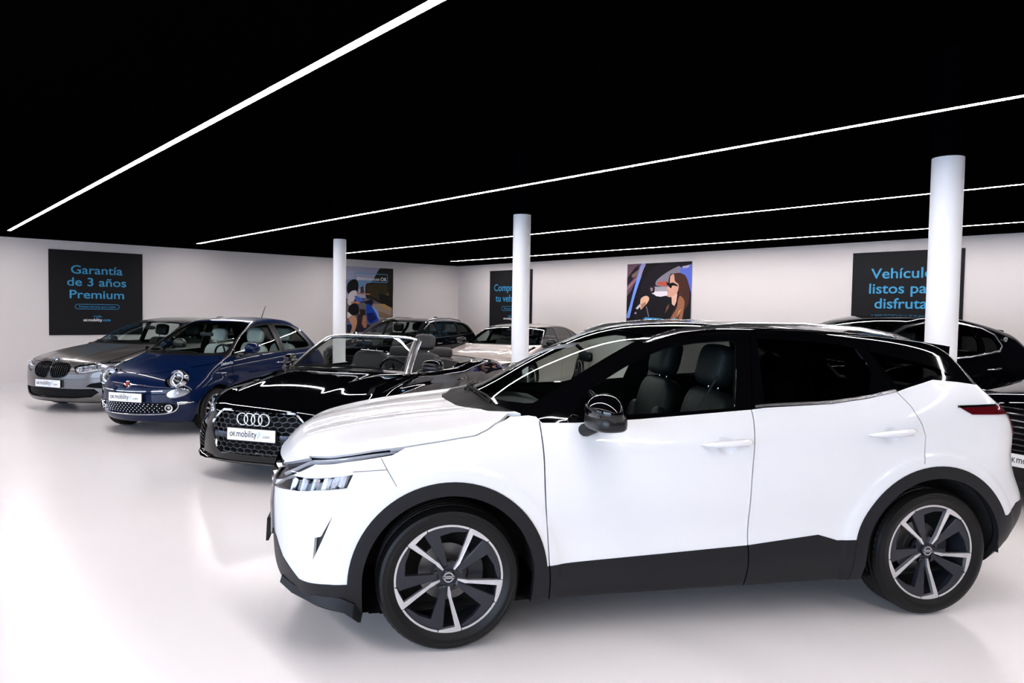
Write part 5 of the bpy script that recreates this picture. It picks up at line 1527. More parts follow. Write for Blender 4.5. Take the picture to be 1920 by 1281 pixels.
    for s in (1, -1):
        q = surf(FB, None, y=.515, z=.36, ax='x'); n = nrm(FB, q); n.y *= s; q.y *= s
        M = frame_matrix(q, n.orthogonal(), n.cross(n.orthogonal()))
        bm = bmesh.new(); lathe(bm, [(.030, -.01), (.034, .008), (.046, .010), (.050, -.012)], 28, 'z'); bm.transform(M); f = bm_obj('fog_lamp', bm, M_CHROME, car, True, 40)
        bm = bmesh.new(); lathe(bm, [(0, -.004), (.032, -.006)], 24, 'z'); bm.transform(M); bm_obj('lamp_glass', bm, M_LAMPDK, f, True)
        bm = bmesh.new(); lathe(bm, [(0, .006), (.016, .002), (.018, -.006)], 20, 'z'); bm.transform(M); bm_obj('bulb', bm, M_LAMPIN, f, True)
    for s in (1, -1): bm_obj('side_chrome', surf_band(FB, [(s * y, z) for y, z in ((.60, .415), (.66, .422), (.71, .428), (.755, .433))], [.030, .034, .024, .006], .012), M_CHROME, car, True, 50)
    # moustache bars, emblem and lower chrome strip
    for s in (1, -1):
        bm_obj('chrome_bar', surf_band(FB, [(s * y, z) for y, z in ((.05, .645), (.15, .643), (.30, .635))], [.016, .014, .010], .012), M_CHROME, car, True, 50)
    bm_obj('chrome_strip', surf_band(FB, [(y, .562 + .012 * (abs(y) / .45) ** 2) for y in np.linspace(-.46, .46, 15)], .016, .010), M_CHROME, car, True, 50)
    q = surf(FB, None, y=0, z=.643, ax='x'); n = nrm(FB, q)
    M = frame_matrix(q + n * .004, (0, 1, 0), n.cross(Vector((0, 1, 0))))
    bm = bmesh.new(); lathe(bm, [(0, .010), (.034, .009), (.046, .012), (.052, .002), (.052, -.01)], 32, 'z'); b = bm_obj('badge', bm, M_CHROME, car, True, 40); b.matrix_local = M
    bm = bmesh.new(); prism(bm, [(-.024, .026), (.024, .026), (.021, -.018), (0, -.030), (-.021, -.018)], .009, .0115, 'z'); bm_obj('red_shield', bm, mat('badge_red', (.30, .012, .02), .3), b)
    text_obj('FIAT', .022, Matrix.Translation((0, -.007, .0118)), M_CHROME, b, extrude=.0004, sx=.8)
    nose_plate(car, FB, .487, .014)
    door_mirror(car, (-.56, .905, 1.075), (.085, .105, .072), paint, (-.45, .775, .985), foot_mat=M_BLACK, yaw=10, folded=(-.86, .835, 1.06))
    handle(car, (-1.24, .795, .835), (-1.42, .795, .838), M_CHROME, .025, .012)
    dash(car, -.33, .96, .60, .32, material=M_LINING); inner_mirror(car, -.72, 1.24)
    text_obj('Dolcevita', .06, frame_matrix((-.06, .802, .86), (-1, 0, .08), (0, 0, 1)), M_LAMPWH, car, extrude=.001, align='LEFT')
    bm = bmesh.new(); lathe(bm, [(0, .006), (.012, .004), (.013, -.004)], 16); bmesh.ops.translate(bm, verts=bm.verts, vec=(-.13, .806, .735)); bm_obj('side_repeater', bm, M_CHROME, car)
    q = surf(FB, -1.95, y=0, ax='z')
    bm = bmesh.new(); squad(bm, (q.x, 0, q.z + .004), (.05, .025, .016), .7, .8); tube(bm, [(q.x, 0, q.z + .01), (q.x - .10, 0, q.z + .20)], .006, 8, rad=[.007, .004]); bm_obj('roof_aerial', bm, M_TRIM, car, True, 50)
    for y0, y1 in ((.36, -.10), (-.06, -.52)):
        a = surf(FB, -.10 - .34 * y0 * y0, y=abs(y0), ax='z'); b = surf(FB, -.14 - .30 * y1 * y1, y=abs(y1), ax='z'); wiper(car, (a.x, y0, a.z), (b.x, y1, b.z), (-.3, 0, .95))
build_fiat()

# ------------------------------------------------------------------ black convertible
def hex_mesh(B, outline, cell, w, lift, x_back=.02, skip=None, sx=1.6):
    """honeycomb of thin bars laid over the nose inside a (y,z) outline"""
    bm = bmesh.new(); a = cell
    dz = a * math.sqrt(3) / 2
    P = np.array(outline); y0, z0 = P.min(0) - a; y1, z1 = P.max(0) + a
    seen = set()
    j = 0; z = z0
    H = a / math.sqrt(3)
    rows = int((z1 - z0) / (dz)) + 2; cols = int((y1 - y0) / (a * sx)) + 2
    def pt(y, z):
        q = surf(B, None, y=abs(y), z=z, ax='x'); return Vector((q.x, y, z))
    for j in range(rows):
        for i in range(cols):
            cy = y0 + (i + (.5 if j % 2 else 0)) * a * sx; cz = z0 + j * dz
            cor = [(cy - a * sx * .5 * 1.0 + a * sx * .17, cz), (cy - a * sx * .5 + a * sx * .17 + a * sx * .16, cz + dz)]
            V = [(cy + a * sx * (.5 - .0) * math.cos(R(k)) * 1.0, cz + 0) for k in (0,)]
            hx = [(cy - a * sx * .5, cz - dz * .33), (cy - a * sx * .5, cz + dz * .33), (cy, cz + dz * .67), (cy + a * sx * .5, cz + dz * .33), (cy + a * sx * .5, cz - dz * .33), (cy, cz - dz * .67)]
            for k in range(6):
                p, q = hx[k], hx[(k + 1) % 6]
                m = ((p[0] + q[0]) / 2, (p[1] + q[1]) / 2); key = (round(m[0], 3), round(m[1], 3))
                if key in seen: continue
                seen.add(key)
                if not in_poly(P, np.array([m[0]]), np.array([m[1]]))[0]: continue
                if skip and skip(*m): continue
                A, Bq = pt(*p), pt(*q); t = (Bq - A).normalized(); n = Vector((1, 0, 0)); s = n.cross(t).normalized() * w / 2
                up = n * lift; dn = n * (lift - x_back)
                v = [bm.verts.new(c) for c in (A + s + up, A - s + up, Bq - s + up, Bq + s + up, A + s + dn, A - s + dn, Bq - s + dn, Bq + s + dn)]
                for f in ((0, 1, 2, 3), (0, 3, 7, 4), (1, 5, 6, 2)): bm.faces.new([v[i] for i in f])
    return bm
AB = Body(xr=(-3.98, 1.02), zr=(.08, 1.10), w0=.925,
    top=[(.98, .50), (.915, .60), (.895, .665), (.86, .705), (.78, .745), (.6, .805), (.3, .865), (0, .91), (-.3, .945), (-.52, .968), (-.70, .975), (-1.2, .955), (-2.0, .955), (-2.4, .985), (-2.8, 1.0), (-3.2, .995), (-3.55, .965), (-3.74, .92), (-3.80, .85), (-3.9, .65)],
    bend=[(.95, .22), (.6, .16), (0, .12), (-.5, .22), (-1, .1), (-2.5, 0), (-3.5, -.12)],
    crown=[(.9, .03), (.5, .06), (0, .075), (-.5, .06), (-1.2, .05), (-2.6, .06), (-3.6, .06)],
    width=[(.95, .905), (.5, .918), (-.4, .915), (-1.5, .912), (-2.6, .92), (-3.2, .905), (-3.85, .86)],
    belt=[(.9, .72), (.4, .82), (-.3, .91), (-1.2, .945), (-2.6, .985), (-3.8, .95)],
    section=[(0, .08), (.12, .03), (.3, .010), (.55, .004), (.74, .0), (.80, .004), (.86, .03), (1.0, .06)],
    tumble=[(.5, .6), (-3, .6)],
    front=[(.08, .74), (.14, .84), (.22, .882), (.35, .895), (.55, .905), (.66, .895), (.74, .84), (.9, .6)], fc=Curve([(.1, .34), (.40, .36), (.52, .44), (.64, .56), (1.0, .60)]), fp=2.7,
    rear=[(.1, -3.5), (.3, -3.74), (.6, -3.82), (.85, -3.81), (.95, -3.74), (1.1, -3.6)], rc=.18, rp=2.6,
    bottom=[(.9, .195), (.4, .15), (-3.2, .15), (-3.8, .24)], r_top=[(.8, .06), (0, .05), (-1, .05), (-3, .05), (-3.8, .07)], rf=.07, rr=.09,
    bump=lambda x, z: arch_flare([(0, .33), (-2.765, .33)], .38, .56, .012)(x, z) - .020 * smooth(-2.4, -1.9, x) * (1 - smooth(-.85, -.5, x)) * gauss(z - .48, .14),
    topbump=lambda x, y: smooth(-.6, -.2, x) * (1 - smooth(.6, .85, x)) * (.006 * gauss(np.abs(y) - .50 + .08 * x, .06)))
def build_audi():
    paint = mat('black_paint', (.0012, .0012, .0018), .03, 0, .36)
    FW = front_where(.3)
    hexo = [(0, .682), (.385, .676), (.428, .652), (.515, .562), (.505, .47), (.428, .312), (.385, .285), (0, .275)]
    lamp = [(.56, .655), (.60, .605), (.66, .585), (.78, .60), (.90, .66), (.90, .745), (.82, .745), (.68, .695)]
    sideg = [(.64, .50), (.70, .27), (.80, .25), (.87, .29), (.88, .46), (.80, .52)]
    cuts = [('front', both(hexo), 'grille', dict(where=FW, only=['body', 'bonnet']))]
    for s in (1, -1):
        cuts += [('front', [(s * y, z) for y, z in lamp], 'headlamp', dict(where=FW, only=['body', 'bonnet'])),
                 ('front', [(s * y, z) for y, z in sideg], 'side_inlet', dict(where=FW, only=['body']))]
    op = [(-.96, 0), (-.98, .45), (-1.06, .70), (-1.5, .735), (-2.1, .725), (-2.40, .66), (-2.50, .45), (-2.52, 0)]
    dk = [(-2.50, 0), (-2.48, .45), (-2.36, .70), (-2.6, .735), (-3.0, .66), (-3.13, .45), (-3.17, 0)]
    cuts += [('top', both_x(dk), 'hood_cover', dict(where=lambda c, n: (c[:, 2] > .8) & (n[:, 2] > .3), only=['body'])),
             ('top', both_x(op), 'opening', dict(where=lambda c, n: (c[:, 2] > .8) & (n[:, 2] > .2)))]
    cuts += [('side', [(-3.45, .86), (-3.62, .82), (-3.9, .80), (-3.9, .93), (-3.6, .915)], 'tail_lamp', dict(where=lambda c, n: np.abs(c[:, 1]) > .3, only=['body']))]
    sp = dict(wb=2.765, Rt=.325, arch=.378, track=.905, tw=.245, rr=.245, wheel=(5, .11, .16, 8, .03, M_DARKALLOY),
        bonnet=[(.80, .705), (.60, .715), (.3, .80), (0, .862), (-.30, .90), (-.62, .928)],
        door_lines=[[(-.66, .93), (-.62, .6), (-.66, .25)], [(-2.06, .97), (-2.12, .7), (-2.02, .42), (-1.95, .25)]],
        doors=[[(-.66, .95), (-.62, .6), (-.66, .27), (-1.95, .27), (-2.02, .42), (-2.12, .7), (-2.06, 1.0)]],
        cuts=cuts, open=['opening', 'grille', 'side_inlet', 'headlamp'], apron=[(1.0, 0), (1.0, .165), (.4, .15), (-3.2, .18), (-3.9, .3), (-3.9, 0)])
    car, sh = std_car('convertible', 'glossy black open convertible with honeycomb grille and four chrome rings, right behind the white bonnet', (-7.02, 3.345, 301), AB, .024, paint, sp)
    sh.obj('hood_cover', 'hood_cover', mat('soft_top_cover', (.05, .041, .042), .6), car, thick=.02)
    for wh in (LEFT, RIGHT): sh.obj('tail_lamp', 'tail_lamp', M_RED, car, offset=.003, mask=wh)
    INL = mat('inlet_black', (.003, .003, .004), .6, 0, .12)
    g = sh.obj('grille', 'grille', INL, car, offset=-.06)
    hb = [(y * .97, .45 + (z - .45) * .97) for y, z in both(hexo)]
    o = bm_obj('honeycomb', hex_mesh(AB, hb, .050, .0032, .004), M_TRIM, g); o['kind'] = 'stuff'
    o.data.materials[0] = mat('honeycomb_grey', (.10, .10, .105), .3, .5)
    full = [(y, z) for y, z in both(hexo) if not (y == 0)] 
    bm_obj('chrome_frame', closed_band(AB, full, .030, .016), M_CHROME, g, True, 50)
    for s in (1, -1):                                   # lower cross bars either side of the plate
        bm_obj('grille_blade', surf_band(AB, [(s * y, .455) for y in (.27, .35, .42, .47)], .05, .006), mat('blade_dark', (.03, .035, .05), .15, .6), g)
    for y in (-.135, -.045, .045, .135):                # four rings
        q = surf(AB, None, y=0, z=.615, ax='x')
        bm = bmesh.new(); tube(bm, [(q.x + .018, y * .86 + .058 * math.cos(t), .612 + .055 * math.sin(t)) for t in np.linspace(0, 2 * PI, 33)[:-1]], .0075, 8, closed=True)
        bm_obj('ring_emblem', bm, M_CHROME, g, True)
    for wh, s in ((LEFT, 1), (RIGHT, -1)):
        sg = sh.obj('side_inlet', 'side_inlet', INL, car, offset=-.035, mask=wh)
        for k in range(6):
            z = .29 + k * .036; bm_obj('slat', surf_band(AB, [(s * y, z + (y - .7) * .2) for y in (.70, .77, .83, .865)], .008, .002, back=.02), M_TRIM, sg)
        bm_obj('blade', surf_band(AB, [(s * y, z) for y, z in ((.885, .50), (.885, .38), (.87, .28), (.80, .235), (.68, .235))], .022, .012), M_BLACK, car, True, 50)
    for l in front_lamp(sh, car, 'headlamp', .035, housing=mat('lamp_housing_grey', (.30, .31, .33), .2, .7)):
        s = 1 if np.mean([v.co.y for v in l.data.vertices]) > 0 else -1
        bm_obj('light_guide', surf_band(AB, [(s * y, z) for y, z in ((.60, .645), (.68, .630), (.78, .645), (.86, .685))], .014, -.008, back=.012), M_LAMPWH, l)
        for y, z in ((.66, .655), (.74, .672), (.81, .70)):
            q = surf(AB, None, y=y, z=z, ax='x')
            bm = bmesh.new(); lathe(bm, [(0, -.02), (.018, -.016), (.026, 0)], 10, 'x'); bmesh.ops.translate(bm, verts=bm.verts, vec=(q.x - .012, s * y, z)); bm_obj('reflector', bm, M_LAMPIN, l)
    nose_plate(car, AB, .475, .028)
    bm_obj('lower_lip', surf_band(AB, [(y, .205) for y in np.linspace(-.70, .70, 17)], .022, .018), M_BLACK, car, True, 50)
    for s in (1, -1):
        bm = bmesh.new(); secs = []
        for x, y, z, w in ((.80, .58, .20, .02), (.74, .70, .205, .03), (.64, .81, .22, .035), (.54, .865, .25, .03), (.46, .885, .29, .012)):
            secs.append([(x + .02, s * (y + .02), z), (x, s * y, z + w), (x - .04, s * (y - .03), z + w), (x - .04, s * (y - .03), z - .012)])
        sweep_sections(bm, secs); bm_obj('lip_end', bm, M_BLACK, car, True, 50)
    # windscreen in its bright frame
    WT = lambda t: (-.56 - .17 * t * t, t * .735, .945 + .022 * (1 - t * t))
    WU = lambda t: (-1.20 - .08 * t * t, t * .61, 1.280 + .034 * (1 - t ** 6))
    T_ = np.linspace(-1, 1, 17); S_ = np.linspace(0, 1, 9)
    def wsp(t, s, lift=0.0):
        a, b = Vector(WT(t)), Vector(WU(t)); p = a.lerp(b, s); bow = math.sin(PI * s) * .02; return p + Vector((.35, 0, .9)) * (bow + lift)
    bm = bmesh.new(); grid = [[bm.verts.new(wsp(t, s)) for s in S_] for t in T_]
    for i in range(16):
        for j in range(8): bm.faces.new((grid[i][j], grid[i + 1][j], grid[i + 1][j + 1], grid[i][j + 1]))
    w = bm_obj('windscreen', bm, glass('windscreen_glass', (.62, .68, .66)), car, True)
    if w.data.polygons[0].normal.x < 0: w.data.flip_normals()
    def rail(nm, pts, wd, th, m, out):
        bm = bmesh.new(); secs = []
        for i, p in enumerate(pts):
            t = (pts[min(i + 1, len(pts) - 1)] - pts[max(i - 1, 0)]).normalized(); n = Vector(out(i)).normalized(); s = t.cross(n).normalized()
            secs.append([p + s * wd / 2 - n * th, p + s * wd / 2 + n * .004, p + n * .012, p - s * wd / 2 + n * .004, p - s * wd / 2 - n * th])
        sweep_sections(bm, secs); return bm_obj(nm, bm, m, car, True, 50)
    rail('windscreen_header', [wsp(t, 1.0) + Vector((-.012, 0, .006)) for t in np.linspace(-1, 1, 21)], .055, .03, M_SILVER, lambda i: (.4, 0, 1))
    for sg in (1, -1):
        rail('windscreen_pillar', [wsp(sg * 1.02, s) for s in np.linspace(-.06, 1.02, 12)], .060, .03, M_SILVER, lambda i: (.5, sg * .75, .5))
        rail('pillar_inner', [wsp(sg * .955, s) + Vector((0, 0, -.004)) for s in np.linspace(-.02, 1.0, 10)], .040, .02, M_TRIM, lambda i: (.6, sg * .3, .7))
    rail('screen_base', [wsp(t, 0) for t in np.linspace(-1, 1, 17)], .09, .02, M_TRIM, lambda i: (.4, 0, 1))
    for y0, y1 in ((.50, -.08), (-.10, -.60)):
        wiper(car, wsp(y0 / .735, .03), wsp(y1 / .735, .05), (.35, 0, .9))
    # cockpit rim, doors' inner sides, deck
    B = AB
    def rim(pts, wd, m, nm, lift=.008):
        bm = bmesh.new(); secs = []
        P = []
        for x, y in pts: q = surf(B, x, y=abs(y), ax='z'); P.append(Vector((q.x, y, q.z)))
        for i, p in enumerate(P):
            t = (P[min(i + 1, len(P) - 1)] - P[max(i - 1, 0)]).normalized(); n = Vector((0, 0, 1)); s = n.cross(t).normalized()
            secs.append([p + s * wd / 2 - n * .02, p + s * wd / 2 + n * lift * .5, p + n * lift, p - s * wd / 2 + n * lift * .5, p - s * wd / 2 - n * .02])
        sweep_sections(bm, secs); return bm_obj(nm, bm, m, car, True, 50)
    for sg in (1, -1):
        rim([(x, sg * y) for x, y in ((-.80, .765), (-1.1, .775), (-1.5, .785), (-2.0, .785), (-2.4, .765), (-2.7, .73), (-3.0, .66))], .018, M_CHROME, 'belt_trim', .012)
    rim([(-3.0, -.66), (-3.13, -.45), (-3.17, -.2), (-3.18, 0), (-3.17, .2), (-3.13, .45), (-3.0, .66)], .018, M_CHROME, 'belt_trim', .012)
    bm = bmesh.new()
    out = [(-.96, 0), (-1.0, .5), (-1.1, .72), (-1.5, .74), (-2.1, .73), (-2.40, .66), (-2.50, .45), (-2.52, 0)]; loop = out + [(x, -y) for x, y in out[::-1]][1:-1]
    up, dn = [], []
    for x, y in loop:
        q = surf(B, x, y=abs(y), ax='z'); up.append(bm.verts.new((x, y, q.z - .004))); dn.append(bm.verts.new((x + (.06 if x < -2 else -.0), y * .94, .40)))
    n = len(loop)
    for i in range(n): bm.faces.new((up[i], up[(i + 1) % n], dn[(i + 1) % n], dn[i]))
    bm.faces.new(dn)
    bm_obj('cockpit_tub', bm, mat('door_card', (.02, .019, .02), .6), car)
    for y in (.37, -.37): seat(car, -1.52, y, .50, -17, .24, h=.60, material=mat('convertible_leather', (.012, .0115, .0125), .5, bump=(140, .15)))
    rear = mat('rear_leather', (.024, .020, .021), .55, bump=(140, .15))
    for y in (.30, -.30):
        s = seat(car, -2.22, y, .56, -20, .26, headrest=False, material=rear, h=.44)
        bm = bmesh.new(); squad(bm, (-.43, 0, .50), (.07, .16, .075), .5, .55); bm_obj('headrest', bm, rear, s, True)
    dash(car, -.80, .93, .66, .37, wheel_x=-1.16); inner_mirror(car, -1.10, 1.24)
    door_mirror(car, (-.86, .99, 1.035), (.08, .12, .062), paint, (-.78, .85, .945), foot_mat=M_BLACK, yaw=8, base=M_TRIM, folded=(-1.0, .93, 1.03))
    handle(car, (-1.78, .912, .795), (-1.98, .912, .80), paint)
    bm_obj('side_badge', ribbon(AB, [(-.30, .80), (-.36, .80)], .02, .003), mat('badge_blue', (.05, .25, .6), .3), car)
build_audi()

# ------------------------------------------------------------------ back row: dark estate, pale fastback, two black SUVs
def audi_front(sh_cuts, hexo, lamp):
    FW = front_where(.25)
    c = [('front', both(hexo), 'grille', dict(where=FW, only=['body', 'bonnet']))]
    for s in (1, -1): c.append(('front', [(s * y, z) for y, z in lamp], 'headlamp', dict(where=FW, only=['body', 'bonnet'])))
    return c + sh_cuts
SAL = dict(bend=[(.95, .22), (.6, .16), (0, .12), (-.5, .22), (-1.3, .20), (-1.8, .05), (-3.0, -.05), (-3.7, -.12)],
    crown=[(.9, .03), (.5, .06), (0, .07), (-.5, .04), (-1.0, .04), (-1.6, .08), (-3.0, .08), (-3.7, .05)],
    width=[(.95, .895), (.5, .915), (-.4, .912), (-1.5, .91), (-2.6, .915), (-3.2, .90), (-3.85, .85)],
    section=[(0, .08), (.12, .03), (.3, .010), (.55, .004), (.74, .0), (.80, .004), (.86, .026), (1.0, .055)],
    front=[(.08, .74), (.14, .84), (.22, .872), (.35, .882), (.55, .89), (.66, .88), (.76, .82), (.9, .6)], fc=.36, fp=2.8,
    bottom=[(.9, .16), (.4, .14), (-3.2, .16), (-3.8, .24)], rf=.07, rr=.09)
HEXO = [(0, .680), (.40, .674), (.455, .645), (.55, .55), (.53, .45), (.45, .245), (.40, .215), (0, .205)]
LAMP = [(.55, .665), (.60, .615), (.66, .60), (.78, .615), (.90, .67), (.90, .745), (.82, .745), (.68, .70)]
def dress_front(car, sh, B, hexo, s_lamp=True, pz=.46, frame=M_CHROME):
    g = sh.obj('grille', 'grille', mat('inlet_black', (.003, .003, .004), .6, 0, .12), car, offset=-.04)
    if g:
        bm_obj('grille_frame', closed_band(B, [(y, z) for y, z in both(hexo) if y != 0], .024, .012), frame, g, True, 50)
        for z in np.linspace(hexo[-1][1] + .05, hexo[0][1] - .05, 7):
            hw = np.interp(z, sorted([q[1] for q in hexo[1:-1]]), [q[0] for q in sorted(hexo[1:-1], key=lambda q: q[1])]) - .03
            bm_obj('slat', surf_band(B, [(y, z) for y in np.linspace(-hw, hw, 9)], .010, .0), M_TRIM, g)
    for l in front_lamp(sh, car, 'headlamp', .03, housing=mat('lamp_housing_grey', (.30, .31, .33), .2, .7)):
        s = 1 if np.mean([v.co.y for v in l.data.vertices]) > 0 else -1
        ys = np.array([v.co.y for v in l.data.vertices]) * s; zs = np.array([v.co.z for v in l.data.vertices])
        for k in range(4):
            y = ys.min() + (ys.max() - ys.min()) * (.18 + .19 * k); z = zs[np.abs(ys - y) < .06].mean()
            q = surf(B, None, y=y, z=z, ax='x')
            bm = bmesh.new(); lathe(bm, [(0, -.03), (.022, -.025), (.032, 0)], 6, 'x'); bmesh.ops.translate(bm, verts=bm.verts, vec=(q.x - .015, s * y, z)); bm_obj('reflector', bm, M_LAMPIN if k % 2 else M_LAMPDK, l)
    nose_plate(car, B, pz, .022)
EB = Body(xr=(-4.0, 1.0), zr=(.08, 1.50), w0=.925, **SAL,
    top=[(.96, .50), (.90, .60), (.88, .665), (.84, .715), (.76, .765), (.55, .83), (.2, .90), (-.2, .955), (-.42, .985), (-.52, 1.02), (-.95, 1.225), (-1.25, 1.345), (-1.5, 1.402), (-1.9, 1.430), (-2.5, 1.425), (-3.0, 1.390), (-3.35, 1.335), (-3.48, 1.27), (-3.68, 1.06), (-3.78, .95), (-3.92, .65)],
    belt=[(.9, .72), (.4, .82), (-.3, .92), (-1.2, .955), (-2.6, .99), (-3.4, 1.03), (-3.8, 1.0)], tumble=[(.5, .5), (-.4, .45), (-2.8, .45), (-3.6, .5)],
    rear=[(.1, -3.6), (.3, -3.84), (.6, -3.89), (.9, -3.87), (1.1, -3.78), (1.4, -3.5)], rc=.18, rp=2.6, r_top=[(.8, .06), (0, .05), (-.5, .04), (-3, .05), (-3.8, .07)],
    bump=arch_flare([(0, .33), (-2.82, .33)], .38, .56, .012))
def build_estate():
    paint = mat('black_paint', (.0012, .0012, .0018), .03, 0, .36)
    sp = dict(wb=2.82, Rt=.328, arch=.378, track=.90, tw=.225, rr=.235, wheel=(10, .05, .07, 6, .03),
        bonnet=[(.78, .735), (.55, .745), (.2, .83), (-.1, .892), (-.35, .93), (-.50, .955)],
        frame=[(-.55, .982, 1), (-.70, 1.095), (-1.05, 1.255), (-1.35, 1.342), (-1.8, 1.378), (-2.5, 1.376), (-3.0, 1.340), (-3.25, 1.28), (-3.48, 1.085), (-3.45, 1.045), (-2.4, 1.0), (-1.4, .975)],
        windows=[[(-.66, .997, 1), (-.82, 1.12), (-1.1, 1.245), (-1.38, 1.325), (-1.66, 1.352, 1), (-1.64, .992, 1)], [(-1.74, 1.354, 1), (-1.72, .995, 1), (-2.56, 1.02, 1), (-2.66, 1.20), (-2.60, 1.348, 1), (-2.2, 1.360)], [(-2.70, 1.342, 1), (-2.76, 1.20), (-2.68, 1.03, 1), (-3.40, 1.065), (-3.28, 1.20), (-3.12, 1.30)]],
        windscreen=[(-.46, 0), (-.49, .3), (-.58, .56), (-.66, .70), (-.85, .665), (-1.1, .60), (-1.33, .535), (-1.36, .4), (-1.34, 0)], ws_z=.95,
        cowl=[(-.36, 0), (-.40, .3), (-.48, .56), (-.58, .73), (-.8, .73), (-.8, 0)],
        rear_window=[(0, 1.30), (.55, 1.28), (.62, 1.06), (0, 1.05)], rw_x=-3.4,
        door_lines=[[(-.58, .95), (-.54, .6), (-.58, .25)], [(-1.70, 1.37), (-1.68, .98), (-1.66, .5), (-1.68, .25)], [(-2.64, 1.0), (-2.68, .8), (-2.5, .6), (-2.35, .4)]],
        doors=[[(-.58, .975), (-.54, .6), (-.58, .27), (-1.68, .27), (-1.66, .5), (-1.68, .985)], [(-1.68, .985), (-1.66, .5), (-1.68, .27), (-2.3, .27), (-2.35, .4), (-2.5, .6), (-2.68, .8), (-2.64, 1.01)]],
        belt=[(-.56, .985), (-1.0, .975), (-1.4, .980), (-2.4, 1.003), (-3.42, 1.050), (-3.47, 1.085), (-3.27, 1.275), (-3.0, 1.338), (-2.5, 1.374), (-1.8, 1.376), (-1.35, 1.340), (-1.05, 1.253), (-.75, 1.12)], belt_w=.016, belt_mat=M_SILVER,
        cuts=audi_front([], HEXO, LAMP), open=['headlamp', 'grille'], seats=[(-1.30, .37), (-1.30, -.37), (-2.15, .35), (-2.15, -.35)], apron=[(1.0, 0), (1.0, .17), (.4, .16), (-3.2, .18), (-3.9, .3), (-3.9, 0)])
    car, sh = std_car('estate_car', 'black estate car with chrome window surrounds and roof rails, parked below the scooter poster', (-14.43, 8.33, 295.5), EB, .03, paint, sp)
    dress_front(car, sh, EB, HEXO)
    for s in (1, -1):
        bm = bmesh.new(); tube(bm, [(surf(EB, x, y=.60, ax='z') + Vector((0, 0, l))) * 1 for x, l in ((-1.35, -.005), (-1.5, .03), (-2.0, .036), (-2.6, .036), (-3.05, .03), (-3.2, -.005))], .014, 10)
        for v in bm.verts: v.co.y *= s
        bm_obj('roof_rail', bm, M_SILVER, car, True)
    bm = bmesh.new(); squad(bm, (-2.9, 0, 1.415), (.10, .018, .05), .7, .7); bm_obj('roof_aerial', bm, M_BLACK, car, True)
    door_mirror(car, (-.78, 1.0, 1.03), (.08, .12, .07), M_CHROME, (-.66, .86, .955), yaw=6, base=M_TRIM)
    for a, b in (((-1.40, .905, .85), (-1.60, .905, .855)), ((-2.42, .91, .87), (-2.60, .91, .875))): handle(car, a, b, M_CHROME)
    dash(car, -.66, .95, .66); inner_mirror(car, -1.08, 1.27)
build_estate()
KB = Body(xr=(-4.0, 1.0), zr=(.08, 1.46), w0=.925, **SAL,
    top=[(.96, .50), (.90, .60), (.88, .675), (.84, .725), (.76, .775), (.55, .835), (.2, .90), (-.2, .955), (-.42, .985), (-.52, 1.02), (-.95, 1.215), (-1.25, 1.32), (-1.5, 1.362), (-1.9, 1.386), (-2.4, 1.36), (-2.9, 1.275), (-3.3, 1.14), (-3.55, 1.065), (-3.72, 1.03), (-3.78, .98), (-3.92, .65)],
    belt=[(.9, .72), (.4, .82), (-.3, .92), (-1.2, .955), (-2.6, .99), (-3.2, 1.0), (-3.8, .98)], tumble=[(.5, .5), (-.4, .47), (-2.4, .5), (-3.2, .6)],
    rear=[(.1, -3.6), (.3, -3.82), (.6, -3.87), (.9, -3.83), (1.05, -3.75), (1.4, -3.5)], rc=.18, rp=2.6, r_top=[(.8, .06), (0, .05), (-.5, .04), (-3, .05), (-3.8, .07)],
    bump=arch_flare([(0, .33), (-2.824, .33)], .38, .56, .012),
    topbump=lambda x, y: smooth(-.6, -.2, x) * (1 - smooth(.6, .85, x)) * (.006 * gauss(np.abs(y) - .50 + .08 * x, .07)))
